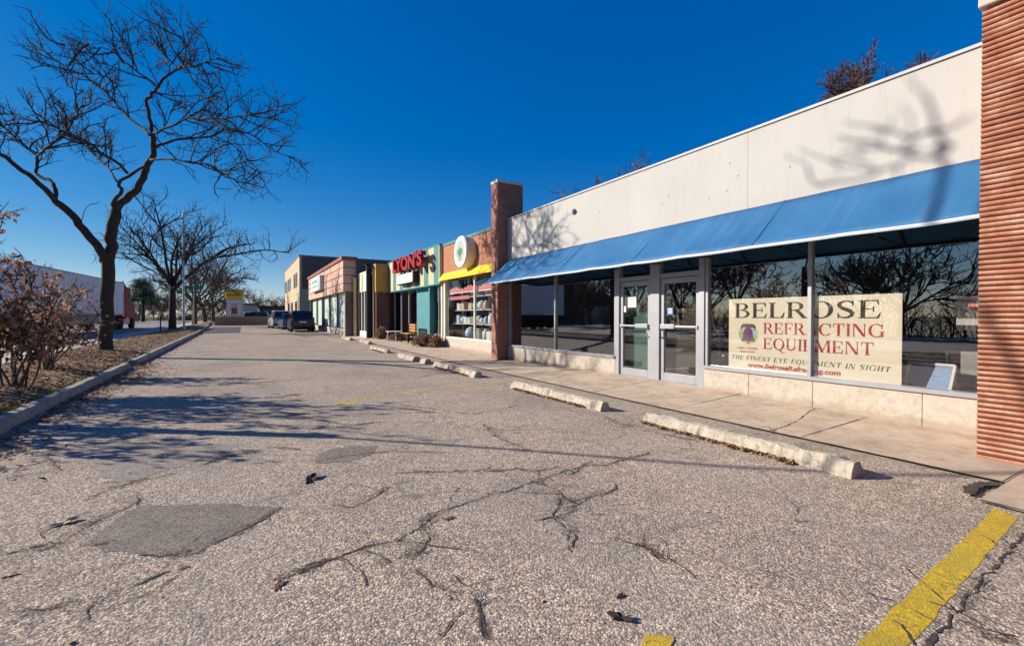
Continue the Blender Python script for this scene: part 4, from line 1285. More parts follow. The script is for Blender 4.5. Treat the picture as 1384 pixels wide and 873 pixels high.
# front above the glass, in three sheets with shadow joints
wl = MB()
for a, b in ((-3.0, 4.57), (4.571, Y1)):
    MB().box(FX, FX + .10, a, b, 2.62, 4.41).build('wall', M['white_wall'], store, bevel=.003)
B('coping', M['coping'], (FX - .025, FX + .14, -3.02, Y1 + .01, 4.413, 4.45))
rest = MB()
rest.box(FX + .103, 16, -3.0, -2.8, -.1, 4.2); rest.box(FX + .14, 16, Y1 - .12, Y1, -.1, 4.3); rest.box(15.8, 16, -2.8, Y1 - .12, -.1, 4.2)
rest.box(FX + .103, FX + .3, -2.8, Y1 - .12, 2.9, 4.3)
rest.build('wall', M['brick_brown'], store)
B('roof', M['roofing'], (FX + .3, 15.8, -2.8, Y1 - .12, 3.9, 4.02))
# interior
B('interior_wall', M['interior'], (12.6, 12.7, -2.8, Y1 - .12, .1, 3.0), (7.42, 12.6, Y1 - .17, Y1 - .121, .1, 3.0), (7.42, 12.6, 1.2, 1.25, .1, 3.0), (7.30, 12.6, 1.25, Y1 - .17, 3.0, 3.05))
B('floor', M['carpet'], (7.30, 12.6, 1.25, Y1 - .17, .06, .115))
# bulkheads below the glass: stone panels
for a, b in ((1.56, 2.30), (2.304, 3.55), (3.555, 4.53), (4.535, 5.385), (7.675, 9.1), (9.104, 10.9), (10.905, Y1)):
    MB().box(FX, 7.30, a, b, -.05, .475).build('bulkhead', M['stone_panel'], store, bevel=.004)
# window bays
def bay(y0, y1, mull, zs=.475, zt=2.62):
    fr = MB()
    fr.box(FX - .035, GX + .05, y0, y1, zs + .002, zs + .055)
    fr.box(GX - .04, GX + .04, y0, y1, zt - .05, zt)
    for y in [y0 + .03] + mull + [y1 - .03]:
        fr.box(GX - .052, GX + .052, y - .026, y + .026, zs + .056, zt - .052)
    edges = [y0 + .03] + mull + [y1 - .03]
    for a, b in zip(edges, edges[1:]):
        p = MB().box(GX - .005, GX + .005, a + .0265, b - .0265, zs + .0565, zt - .0525).build('window', M['window'], store)
    return fr.build('window_frame', M['alu'], store, bevel=.003)
bay(1.56, 5.383, [3.62])
bay(7.678, Y1 - .005, [10.02])
# entrance with two doors and transoms
zb, zt = .125, 2.15
ef = MB()
ef.box(GX - .075, GX + .06, 5.386, 5.50, zb - .1, 2.62); ef.box(GX - .075, GX + .06, 7.56, 7.675, zb - .1, 2.62)
ef.box(GX - .075, GX + .06, 6.425, 6.665, zb - .1, 2.62)
for a, b in ((5.501, 6.424), (6.666, 7.559)):
    ef.box(GX - .06, GX + .05, a, b, 2.165, 2.25); ef.box(GX - .06, GX + .05, a, b, 2.56, 2.62); ef.box(GX - .07, GX + .06, a, b, zb - .1, zb + .012)
ef.build('entrance_frame', M['alu'], store, bevel=.004)
for a, b in ((5.502, 6.423), (6.667, 7.558)):
    MB().box(GX - .005, GX + .005, a, b, 2.251, 2.559).build('window', M['window'], store)
def door(y0, y1, hinge_far, gl):
    d = MB(); w = .085
    d.box(GX - .035, GX + .02, y0, y0 + w, zb + .016, zt); d.box(GX - .035, GX + .02, y1 - w, y1, zb + .016, zt)
    d.box(GX - .035, GX + .02, y0 + w, y1 - w, zb + .016, zb + .17); d.box(GX - .035, GX + .02, y0 + w, y1 - w, zt - .10, zt)
    o = d.build('door', M['alu'], store, bevel=.003)
    MB().box(GX - .008, GX + .002, y0 + w, y1 - w, zb + .17, zt - .10).build('door_pane', gl, o)
    pb = MB(); pb.box(GX - .085, GX - .055, y0 + w * .6, y1 - w * .6, 1.19, 1.225)
    s = y0 + w * .5 if hinge_far else y1 - w * .5 - .34
    pb.box(GX - .10, GX - .036, s, s + .34, 1.165, 1.25)
    for yy in (y0 + .045, y1 - .045): pb.box(GX - .075, GX - .034, yy - .02, yy + .02, 1.17, 1.24)
    pb.build('push_bar', M['alu'], o, bevel=.006, seg=2)
    h = MB(); yh = y0 + .05 if hinge_far else y1 - .05
    h.tube([(GX - .036, yh, .98), (GX - .085, yh, .99), (GX - .085, yh, 1.13), (GX - .036, yh, 1.14)], .014, 8)
    h.build('handle', M['alu'] if hinge_far else M['steel_black'], o, smooth=True)
    return o
d_far = door(6.669, 7.556, True, M['door_glass'])
d_near = door(5.504, 6.421, False, M['window'])
# slatted blinds behind the door panes
for (a, b, z0, z1, mt) in ((6.74, 7.50, .30, 2.03, 'blind_green'), (5.6, 6.33, .30, 1.55, 'blind_brown')):
    bl = MB(); z = z0
    while z < z1:
        bl.add([(7.35, a, z), (7.375, a, z + .03), (7.375, b, z + .03), (7.35, b, z)], [(0, 1, 2, 3)]); z += .034
    bl.build('door_blind', M[mt], store)
tag(MB().box(GX - .0165, GX - .0135, 7.10, 7.34, 1.60, 1.83).build('notice', M['paper']), 'white paper notice taped inside the greenish door pane', 'notice')
tag(MB().box(GX - .0165, GX - .0135, 7.40, 7.46, 1.50, 1.63).build('notice', M['paper']), 'tiny white sticker by the hinge edge of the greenish door', 'sticker')
sk = MB(); sk.box(GX - .0165, GX - .0135, 6.13, 6.27, 1.44, 1.58)
o = sk.build('door_sticker', M['sticker']); tag(o, 'blue square sticker on the dark door pane', 'sticker')
ln = MB()
for z in (1.47, 1.505, 1.54): ln.box(GX - .0178, GX - .0166, 6.15, 6.25, z, z + .015)
ln.build('print', M['paper'], o)

# canopy: sloped fabric on a light frame
AY0, AY1 = 1.585, 12.35
HX, HZ, TX, TZ = 6.25, 2.40, 7.11, 3.16
aw = MB(); rows = []
ny, ns = 90, 8
rga = random.Random(2)
for i in range(ny + 1):
    y = AY0 + (AY1 - AY0) * i / ny
    row = []
    for j in range(ns + 1):
        t = j / ns
        bay_t = ((y - AY0) / 1.19) % 1.0
        sag = .018 * math.sin(math.pi * bay_t) * math.sin(math.pi * t) + .008 * mnoise.noise(Vector((y * 1.7, t * 2, 0)))
        row.append((HX + (TX - HX) * t + sag * .66, y, HZ + (TZ - HZ) * t - sag * .75))
    rows.append(row)
aw.sheet(rows)
awn = aw.build('canopy', M['awning'], store, smooth=True)
sol = awn.modifiers.new('thick', 'SOLIDIFY'); sol.thickness = .008; sol.offset = 0
hm = MB(); rows = []
for i in range(160):
    y = AY0 + (AY1 - AY0) * i / 159
    o = .008 * mnoise.noise(Vector((y * 1.3, 5, 0))) - .010 * math.sin(math.pi * (((y - AY0) / 1.19) % 1.0))
    rows.append([(HX - .010, y, HZ + .010 + o), (HX - .014, y, HZ - .012 + o), (HX - .006, y, HZ - .030 + o), (HX + .006, y, HZ - .028 + o), (HX + .008, y, HZ + .004 + o)])
hm.sheet(rows); hm.build('hem', M['awning_hem'], awn)
y = AY0 + 1.19 * 2
while y < AY1 - .3:
    rows = []
    for j in range(9):
        t = j / 8; rows.append([(HX + (TX - HX) * t - .006, y - .018, HZ + (TZ - HZ) * t + .007), (HX + (TX - HX) * t - .006, y + .018, HZ + (TZ - HZ) * t + .007)])
    MB().sheet(rows).build('seam', M['awning'], awn); y += 1.19 * 2
MB().prism([(HX + .03, AY1, HZ + .01), (TX, AY1, HZ + .01), (TX, AY1, TZ - .02)], (0, -.008, 0)).build('end_panel', M['awning'], awn)
fr = MB()
y = AY0 + .05
while y < AY1:
    fr.tube([(HX + .02, y, HZ - .005), (TX, y, TZ - .035)], .016, 6)
    fr.tube([(HX + .02, y, HZ - .01), (TX, y, HZ + .05)], .014, 6)
    y += 1.19
fr.tube([(HX + .022, AY0, HZ - .012), (HX + .022, AY1, HZ - .012)], .016, 6)
fr.build('canopy_frame', M['steel_black'], awn)
# small things fixed to the white front
wl_ = thing('wall_light', 'small grey floodlight fixed high on the white wall', 'wall light', (FX, 9.15, 4.02))
MB().box(-.05, 0, -.05, .05, -.06, .06).build('base', M['grey_metal'], wl_, bevel=.006)
hd = MB(); hd.lathe([(.03, -.02), (.045, 0), (.06, .09), (.055, .10)], (-.06, -.03, .0), 'x', 14)
hd.build('lamp_head', M['alu_dark'], wl_, smooth=True)
for y, z in ((4.9, 4.0), (4.95, 3.55), (5.3, 3.5), (4.75, 3.75), (6.2, 3.75), (6.35, 3.62), (3.9, 3.66), (8.2, 3.85)):
    MB().lathe([(.010, -.006), (.012, 0), (.008, .004)], (FX - .004, y, z), 'x', 8).build('anchor_bolt', M['grey_metal'], store)

# piers
pier = thing('brick_pier', 'tall narrow red brick chimney pier rising above the white parapet', 'brick pier', (6.76, 12.51, 0))
MB().box(0, .92, 0, .40, -.05, 5.55).build('shaft', M['brick_red'], pier)
MB().box(-.02, .94, -.02, .42, 5.551, 5.64).build('cap', plain('cap_stone', (.55, .52, .48), .8, .15, 6, .3), pier, bevel=.008)
rp = thing('brick_pier', 'wide ribbed orange brick pillar cut by the edge of the picture', 'brick pier', (6.18, 1.555, 0))
rb = MB(); rows_ = []
CH = .0508; nz = int(4.36 / CH)
rgp = random.Random(4)
for face in (0, 1):                              # street face, far end face
    rows = []
    seg = 48 if face == 0 else 14
    for r in range(nz):
        z = r * CH + .02
        o1 = rgp.uniform(-.0025, .0025)
        for zz, dx in ((z + .001, .0), (z + .010, .016), (z + .021, .027), (z + .030, .030), (z + .038, .024), (z + .043, .010), (z + .045, .0), (z + CH - .0005, -.002)):
            row = []
            for k in range(seg + 1):
                t = k / seg
                e = dx + o1 + .002 * mnoise.noise(Vector((t * 60, r * 3.7, face))) if dx > .001 else dx
                if face == 0: row.append((-e, .02 - 4.0 * t, zz))
                else: row.append((-.0 + .92 * t, .02 + e * .15, zz))
            rows.append(row)
    rb.sheet(rows)
rb.box(.03, .90, -4.0, -.0, -.05, 4.375)
rb.build('shaft', M['ribbed'], rp)
MB().box(-.03, .96, -4.05, .05, 4.378, 4.50).build('cap', plain('pillar_cap', (.50, .43, .36), .85, .25, 8, .4), rp, bevel=.01)

# ------------------------------------------------- things behind the store's glass
sg = thing('sign_board', 'large cream sign with black and red lettering behind the window', 'sign', (7.235, 4.97, .50))
bd = MB(); bd.box(0, .012, -2.42, 0, .03, 1.20)
bd.build('panel', M['cream'], sg)
U, V = (0, -1, 0), (0, 0, 1)
SW, SH, SB = 2.42, 1.17, .03
def so(fx, fy): return Vector((0, -fx * SW, SB + (1 - fy) * SH))
tx = MB()
serif_text(tx, 'BELROSE', so(.045, .275), U, V, .245, SW * .865, track=.05)
serif_text(tx, 'THE FINEST EYE EQUIPMENT IN SIGHT', so(.02, .872), U, V, .070, SW * .93, slant=.25, track=.12)
tx.build('lettering', M['ink_black'], sg)
tr_ = MB()
serif_text(tr_, 'REFRACTING', so(.252, .49), U, V, .175, SW * .675, track=.05)
serif_text(tr_, 'EQUIPMENT', so(.252, .70), U, V, .175, SW * .625, track=.05)
font_text(tr_, 'www.BelroseRefracting.com', so(.145, .965), U, V, .10, SW * .57, bold=.004, shear=.1)
font_text(tr_, 'FAMILY OWNED', so(.065, .715), U, V, .038, SW * .15, bold=.001)
font_text(tr_, 'SINCE 1957', so(.085, .765), U, V, .038, SW * .11, bold=.001)
tr_.build('lettering', M['ink_red'], sg)
def disc(mb, cx, cy, rx, ry, x, n=28, a0=0, a1=360):
    p = [(x, cy + ry * 0 + rx * math.cos(R(a0 + (a1 - a0) * k / n)) , cx + ry * math.sin(R(a0 + (a1 - a0) * k / n))) for k in range(n if a1 - a0 == 360 else n + 1)]
    mb.poly(p)
ec = so(.145, .50)
em = MB(); disc(em, ec.z, ec.y, .175, .175, -.0012); emb = em.build('emblem', M['ink_yellow'], sg)
e2 = MB(); disc(e2, ec.z, ec.y, .163, .163, -.0022); e2.build('emblem_field', M['ink_blue'], emb)
e3 = MB(); p = [(-.0032, ec.y + .163 * math.cos(R(a)), ec.z + .163 * math.sin(R(a))) for a in range(170, 361, 10)]
p += [(-.0032, ec.y + .163, ec.z + .02), (-.0032, ec.y + .05, ec.z - .01), (-.0032, ec.y - .05, ec.z + .04)]
e3.poly([(-.0032, ec.y + .163 * math.cos(R(a)), ec.z + .163 * math.sin(R(a))) for a in range(190, 371, 10)]); e3.build('emblem_hill', M['ink_green'], emb)
bellp = [(-.13, -.125), (-.105, -.10), (-.085, -.03), (-.075, .06), (-.04, .10), (.04, .10), (.075, .06), (.085, -.03), (.105, -.10), (.13, -.125)]
e4 = MB(); e4.poly([(-.0042, ec.y - a, ec.z + b) for a, b in bellp])
e4.poly([(-.0046, ec.y - a, ec.z + b) for a, b in ((-.02, -.125), (.02, -.125), (.012, -.165), (-.012, -.165))])
e4.build('emblem_bell', M['ink_purple'], emb)
e5 = MB(); e5.poly([(-.0052, ec.y - a, ec.z + b) for a, b in ((-.125, .06), (-.13, .13), (-.09, .165), (.09, .165), (.13, .13), (.125, .06), (.09, .105), (-.09, .105))])
e5.build('emblem_yoke', plain('ink_brown', (.12, .09, .06), .6, .2, 30), emb)

# framed blue panel, chair, box, cabinet in the window
bp = thing('easel', 'blue panel in a pale frame tilted behind the window near the ribbed pillar', 'display panel', (7.50, 2.62, .115), R(-8))
leg = MB()
for yy in (-.47, -.03):
    leg.tube([(-.02, yy, 0), (.12, yy, .62)], .016, 6); leg.tube([(.35, yy, 0), (.10, yy, .56)], .014, 6)
leg.build('stand', M['white'], bp)
fr = MB()
def tilt(y, s): return Vector((-.035 + .14 * s, y, .30 + .38 * s))
for (a, b) in (((-.49, 0), (-.01, 0)), ((-.49, 1), (-.01, 1)), ((-.49, 0), (-.49, 1)), ((-.01, 0), (-.01, 1))): fr.tube([tilt(*a), tilt(*b)], .02, 6)
fr.build('frame', M['white'], bp)
MB().prism([tilt(-.48, .02), tilt(-.02, .02), tilt(-.02, .98), tilt(-.48, .98)], (.012, 0, -.004)).build('panel', M['blue_panel'], bp)
ch = thing('chair', 'white framed chair standing behind the blue panel inside the window', 'chair', (7.80, 2.28, .115))
for sx in (0, .40):
    for sy in (0, -.40): MB().tube([(sx, sy, 0), (sx, sy, .45 if sx else .85)], .017, 6).build('leg', M['white'], ch)
MB().box(-.01, .43, -.42, .02, .45, .485).build('seat', M['steel_black'], ch, bevel=.01)
MB().box(-.015, .015, -.40, 0, .55, .85).build('backrest', M['grey_metal'], ch, bevel=.008)
wb = thing('storage_box', 'white open topped box behind the tilted blue panel', 'box', (8.05, 2.80, .115))
MB().box(0, .3, -.32, 0, 0, .70).build('body', M['white'], wb, bevel=.01); MB().box(-.01, .31, -.33, .01, .701, .76).build('lid', M['cream'], wb, bevel=.01)
cb = thing('carton', 'low tan cardboard carton lying on the floor inside the window', 'box', (7.55, 3.05, .115), R(10))
MB().box(0, .35, -.42, 0, 0, .36).build('body', M['brown_box'], cb); MB().prism([(0, 0, .361), (.17, 0, .361), (.02, 0, .46)], (0, -.42, 0)).build('flap', M['brown_box'], cb)
kb = thing('wall_cabinet', 'grey wall cabinet with light top seen through the window by the ribbed pillar', 'cabinet', (7.95, 2.24, 1.22))
MB().box(0, .35, -.6, 0, 0, .40).build('body', plain('pale_grey_metal', (.5, .48, .48), .5, .06, 4), kb, bevel=.01); MB().box(-.05, .37, -.62, .04, .401, .44).build('top', M['white'], kb, bevel=.005)
ar = thing('arrow_sign', 'small red arrow sign in front of the grey wall cabinet', 'sign', (7.62, 2.04, 1.54))
MB().prism([(0, 0, .02), (0, -.25, .02), (0, -.25, .05), (0, -.42, 0), (0, -.25, -.06), (0, -.25, -.03), (0, 0, -.02)], (.012, 0, 0)).build('arrow', M['pink'], ar)
ds = thing('display_stand', 'small white stand inside the window beside the cream sign', 'stand', (7.8, 5.55, .115))
MB().lathe([(.16, 0), (.16, .02), (.02, .04), (.018, .95), (.06, .97), (.05, 1.10), (.02, 1.14)], (0, 0, 0), 'z', 14).build('column', M['white'], ds, smooth=True)
MB().box(-.15, .15, -.2, .2, .55, .58).build('shelf', M['cream'], ds)
dk = thing('desk', 'dark desk deep inside the store behind the long window', 'desk', (10.2, 10.4, .115))
MB().box(-.4, .4, -1.1, 1.1, .72, .76).build('tabletop', M['ochre'], dk)
for sx in (-.35, .35):
    for sy in (-1.0, 1.0): MB().box(sx - .03, sx + .03, sy - .03, sy + .03, 0, .72).build('leg', M['steel_black'], dk)

# ================================================================== NEIGHBOURING SHOPS
# ---- gift shop with orange brick front and yellow canopy
S2 = thing('shop_building', 'orange brick shop with yellow canopy band and full display window', 'building')
x2 = 7.45; a2, b2 = 12.92, 18.78
def bx(name, mat, par, *boxes, **k): return B(name, mat, *boxes, parent=par, **k)
bx('wall', M['brick_orange'], S2, (x2, x2 + .25, a2, b2, 3.05, 4.42))
bx('coping', M['teal'], S2, (x2 - .03, x2 + .3, a2, b2, 4.423, 4.53))
bx('bulkhead', M['stone_panel'], S2, (x2, x2 + .2, a2, b2, -.05, .50))
bx('wall', M['brick_brown'], S2, (x2 + .26, 15, a2 + .1, a2 + .25, -.05, 4.3), (x2 + .26, 15, b2 - .25, b2 - .02, -.05, 4.3), (14.8, 15, a2 + .25, b2 - .25, -.05, 4.3))
bx('roof', M['roofing'], S2, (x2 + .26, 14.8, a2 + .26, b2 - .26, 4.1, 4.2))
MB().prism([(x2 - .003, a2 + .02, 3.26), (x2 - .22, a2 + .02, 2.98), (x2 - .22, a2 + .02, 2.93), (x2 - .003, a2 + .02, 2.96)], (0, b2 - a2 - .04, 0)).build('canopy', M['yellow_awning'], S2)
fr = MB(); ym = [a2 + .04, 15.7, b2 - .10]
for y in ym: fr.box(x2 + .03, x2 + .11, y - .035, y + .035, .505, 3.045)
fr.box(x2 + .02, x2 + .12, a2, b2, .502, .56)
fr.box(x2 - .02, x2 + .14, b2 - .28, b2 - .14, .503, 3.04)
fr.build('window_frame', M['cream'], S2)
for a, b in ((a2 + .076, 15.664), (15.736, b2 - .29)):
    MB().box(x2 + .06, x2 + .068, a, b, .562, 3.04).build('window', M['shop_glass'], S2)
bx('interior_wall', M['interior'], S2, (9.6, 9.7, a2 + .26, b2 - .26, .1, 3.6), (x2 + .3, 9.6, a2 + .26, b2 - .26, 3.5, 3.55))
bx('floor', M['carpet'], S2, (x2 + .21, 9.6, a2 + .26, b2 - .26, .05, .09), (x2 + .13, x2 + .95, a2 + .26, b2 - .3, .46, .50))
# shelves and goods in the display window
rgs = random.Random(12)
goods = [plain('package_white', (.70, .70, .70), .5, .05, 9), plain('package_blue', (.42, .55, .66), .5, .1, 9), plain('package_grey', (.28, .28, .32), .5, .2, 20), plain('package_peach', (.62, .42, .30), .5, .1, 9), plain('package_dark', (.07, .07, .09), .5, .2, 9), plain('package_cream', (.66, .60, .48), .5, .1, 9)]
SHZ = (.505, 1.12, 1.68, 2.22)
sh = thing('display_shelf', 'pale shelving rack filled with goods inside the gift shop window', 'shelf', (x2 + .35, 13.3, .50))
for z in SHZ[1:]: MB().box(0, .42, 0, 5.0, z - .53, z - .503).build('shelf', M['cream'], sh)
for yy in (0.0, 2.5, 5.0): MB().box(.36, .42, yy - .02, yy + .02, 0, 2.2).build('upright', M['cream'], sh)
GG = 'goods on the gift shop shelves'
names = {0: 'white', 1: 'pale blue', 2: 'grey', 3: 'peach', 4: 'dark', 5: 'cream'}
def goods_item(kind, mi, loc, s):
    mb = MB()
    if kind == 0:
        mb.box(-s * .5, s * .5, -s * .6, s * .6, 0, s * 1.1); nm = 'package'
    elif kind == 1:
        mb.lathe([(s * .40, 0), (s * .45, s * .1), (s * .45, s * .9), (s * .25, s * 1.05), (s * .25, s * 1.2), (s * .18, s * 1.22)], (0, 0, 0), 'z', 12); nm = 'jar'
    else:
        mb.lathe([(s * .2, 0), (s * .55, s * .25), (s * .62, s * .6), (s * .45, s * .95), (s * .12, s * 1.15)], (0, 0, 0), 'z', 12); nm = 'stuffed_bundle'
    o = mb.build(nm, goods[mi], bevel=.008 if kind == 0 else 0, smooth=kind != 0); o.location = loc
    return tag(o, '%s %s on the crowded shelves inside the gift shop window' % (names[mi], {0: 'carton', 1: 'jar', 2: 'soft bundle'}[kind]), {0: 'package', 1: 'jar', 2: 'bundle'}[kind], GG)
for zi, z in enumerate(SHZ):
    y = 13.45
    while y < 18.2:
        s = rgs.uniform(.20, .36) * (1.2 if zi == 0 else 1)
        if rgs.random() < .86:
            goods_item(rgs.choice((0, 0, 1, 2)), rgs.choice((0, 0, 1, 2, 3, 4, 5, 0)), (x2 + .35 + .2, y, z + .002), s)
        y += s * 1.25 + .04
bn = thing('window_banner', 'pink lettered banner strip across the top of the gift shop window', 'banner', (x2 + .15, 13.1, 2.36))
pk = MB(); rows = []
n = 60
for i in range(n + 1):
    t = i / n
    rows.append([(0, t * 5.3, .0 + .03 * math.sin(t * 31)), (.01, t * 5.3, .20 + .05 * math.sin(t * 23) + .06 * (i % 3 == 0))])
pk.sheet(rows); pk.build('cloth', M['pink'], bn)
MB().box(-.006, .0, .1, 5.2, .0, .035).build('white_edge', M['paper'], bn)
bn2 = thing('window_banner', 'short pink strip low on the far half of the gift shop window', 'banner', (x2 + .15, 16.4, 2.10))
MB().box(0, .006, 0, 1.9, 0, .14).build('cloth', M['pink'], bn2)

# round sign
rs = thing('round_sign', 'thick round white sign with a green emblem on the orange brick', 'sign', (x2, 16.05, 3.86))
MB().lathe([(.60, -.003), (.60, -.36), (.57, -.38)], (0, 0, 0), 'x', 40).build('drum', M['cream'], rs)
MB().lathe([(.575, -.381), (.575, -.392)], (0, 0, 0), 'x', 40).build('face', M['white'], rs)
MB().lathe([(.40, -.393), (.40, -.397)], (0, 0, 0), 'x', 40).build('inner_disc', plain('pale_sage', (.34, .41, .36), .6, .12, 8), rs)
gm = MB()
rgm = random.Random(3)
gm.poly([(-.400, .05, -.30), (-.400, -.05, -.30), (-.400, -.03, .0), (-.400, .03, .0)])
for (dy, dz, r) in ((0, .03, .13), (.13, .0, .09), (-.13, .02, .09), (.06, -.12, .06), (-.08, -.10, .07)):
    gm.poly([(-.4005 - .0003 * rgm.random(), dy + r * (1 + .3 * math.sin(5 * a)) * math.cos(a), dz + r * (1 + .3 * math.sin(5 * a)) * math.sin(a)) for a in [k * .314 for k in range(20)]])
gm.build('emblem', plain('emblem_green', (.05, .17, .12), .6, .2, 20), rs)
mk = MB()
for k in range(34):
    if 12 < k < 15 or 29 < k: continue
    a = k / 34 * 6.283
    c = Vector((-.394, .485 * math.cos(a), .485 * math.sin(a))); t = Vector((0, -math.sin(a), math.cos(a))) * .020; n_ = Vector((0, math.cos(a), math.sin(a))) * .045
    mk.poly([c - t - n_, c + t - n_, c + t * .6 + n_, c - t * .6 + n_])
mk.build('lettering', plain('mark_grey', (.40, .36, .38), .6, .2, 20), rs)

# ---- shop with striped fascia
S3 = thing('shop_building', 'shop with teal and cream striped fascia over a deep glazed recess', 'building')
x3 = 7.30; a3, b3 = 18.80, 27.0
zg = .06
bx('fascia', M['stripes'], S3, (x3, x3 + .3, a3, b3, 2.86, 4.50))
bx('fascia_trim', M['teal'], S3, (x3 - .015, x3 + .32, a3, b3, 4.503, 4.56), (x3 - .015, x3 + .32, a3, b3, 2.80, 2.857))
bx('soffit', M['teal'], S3, (x3 + .305, 8.4, a3 + .02, b3, 2.88, 2.94))
bx('wall', M['teal_panel'], S3, (7.62, 7.75, 20.45, 22.75, .0, 2.87))
bx('wall', M['teal'], S3, (7.40, 7.61, 20.30, 20.45, .0, 2.87))
bx('wall', M['cream'], S3, (7.42, 7.56, a3 + .02, a3 + .14, .0, 2.85))
bx('wall', M['brick_brown'], S3, (x3 + .31, 15, a3 + .02, a3 + .2, 2.95, 4.4), (8.5, 15, b3 - .2, b3, 0, 4.4), (14.8, 15, a3 + .2, b3 - .2, 0, 4.4))
bx('roof', M['roofing'], S3, (x3 + .31, 14.8, a3 + .21, b3 - .21, 4.2, 4.3))
fr = MB()
for y in (22.8, 24.2, 25.6, 26.95): fr.box(7.64, 7.72, y - .035, y + .035, .05, 2.87)
fr.box(7.64, 7.72, 22.83, 26.92, .30, .36); fr.box(7.56, 7.62, a3 + .15, 20.29, .55, .60); fr.box(7.56, 7.62, 19.55, 19.60, .601, 2.86)
fr.build('window_frame', M['alu'], S3)
for a, b in ((22.836, 24.164), (24.236, 25.564), (25.636, 26.914)): MB().box(7.675, 7.685, a, b, .362, 2.865).build('window', M['blue_glass'], S3)
for a, b in ((a3 + .15, 19.549), (19.601, 20.29)): MB().box(7.585, 7.592, a, b, .601, 2.86).build('window', M['shop_glass'], S3)
bx('bulkhead', M['brick_brown'], S3, (7.62, 7.75, 22.83, 26.9, 0, .299), (7.54, 7.66, a3 + .15, 20.29, 0, .549))
bx('interior_wall', M['blind_green'], S3, (8.1, 8.15, a3 + .22, 20.4, .1, 2.86))
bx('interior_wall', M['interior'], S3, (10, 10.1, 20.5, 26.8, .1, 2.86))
cu = MB()
for i, y in enumerate((23.0, 23.5, 24.6, 25.9, 26.3)):
    rows = []
    for k in range(9):
        t = k / 8
        rows.append([(7.85 + .04 * math.sin(t * 18), y + t * .42, .45), (7.85 + .04 * math.sin(t * 18), y + t * .42, 2.8)])
    cu.sheet(rows)
cu.build('curtain', M['red_rag'], S3)
sn = thing('shop_sign', 'raised red letters of a shop name on the striped fascia', 'sign', (x3, 24.7, 3.72))
lt = MB()
font_text(lt, "LYON'S", (-.30, -.5, 0), (0, -1, 0), (0, 0, 1), .90, 4.6, bold=.035, depth=.12)
lt.build('lettering', M['red_sign'], sn)
MB().box(-.10, -.001, -3.8, -.1, .06, .12).build('rail', M['steel_black'], sn)
ws = thing('shop_sign', 'white box sign below the red letters', 'sign', (x3, 24.2, 3.05))
MB().box(-.30, -.001, -2.7, 0, 0, .55).build('box', M['steel_black'], ws, bevel=.05, seg=2)
MB().box(-.312, -.301, -2.62, -.08, .05, .50).build('face', M['paper'], ws)

# ---- ochre topped pier, black post, blue glazed shop
OP = thing('brick_pier', 'pier with ochre panel above dark brown brick between two shops', 'brick pier', (6.60, 27.02, .05))
MB().box(0, .75, 0, .62, -.1, 2.78).build('shaft', M['brick_brown'], OP)
MB().box(-.03, .78, -.03, .65, 2.781, 4.43).build('upper_panel', M['ochre'], OP, bevel=.01)
BP = thing('steel_post', 'tall black steel post standing before the blue glazed shop', 'post', (6.30, 27.62, .05))
MB().box(-.12, .12, -.12, .12, -.1, 4.38).build('shaft', M['steel_black'], BP, bevel=.01); MB().box(-.2, .2, -.18, .18, 4.381, 4.42).build('cap', M['steel_black'], BP)
MB().box(-.22, .22, -.2, .2, -.1, .06).build('base_plate', M['steel_black'], BP)
S4 = thing('shop_building', 'narrow shop with pale green fascia and tall blue glazing', 'building')
x4 = 6.32; a4, b4 = 27.66, 30.68
bx('fascia', M['pale_green'], S4, (x4, x4 + .2, a4 + .4, b4, 2.95, 4.15))
bx('fascia_panel', M['ochre_pale'], S4, (x4 - .03, x4 - .002, 29.3, 29.7, 3.0, 4.05))
bx('wall', M['brick_grey'], S4, (6.6, 14, a4, a4 + .2, 0, 4.1), (13.8, 14, a4 + .2, b4, 0, 4.1))
bx('roof', M['roofing'], S4, (x4 + .21, 13.8, a4 + .2, b4, 3.9, 4.0))
fr = MB()
for y in (a4 + .45, 28.9, 29.75, b4 - .05): fr.box(x4 + .02, x4 + .10, y - .04, y + .04, .1, 2.94)
fr.box(x4 + .02, x4 + .10, a4 + .45, b4, .45, .52)
fr.build('window_frame', M['white'], S4)
for a, b in ((a4 + .495, 28.855), (28.945, 29.705), (29.795, b4 - .095)): MB().box(x4 + .055, x4 + .065, a, b, .525, 2.935).build('window', M['blue_glass'], S4)
bx('bulkhead', M['white'], S4, (x4 + .01, x4 + .15, a4 + .42, b4, 0, .448))
bx('interior_wall', M['interior'], S4, (9, 9.1, a4 + .25, b4, 0, 2.9))
PL = thing('pilaster', 'thin pale ochre pilaster at the corner of the pink brick shop', 'pilaster', (6.02, 30.45, .05))
MB().box(0, .16, 0, .2, -.1, 3.75).build('shaft', M['ochre_pale'], PL); MB().box(-.03, .19, -.03, .23, 3.751, 3.82).build('cap', M['ochre_pale'], PL)

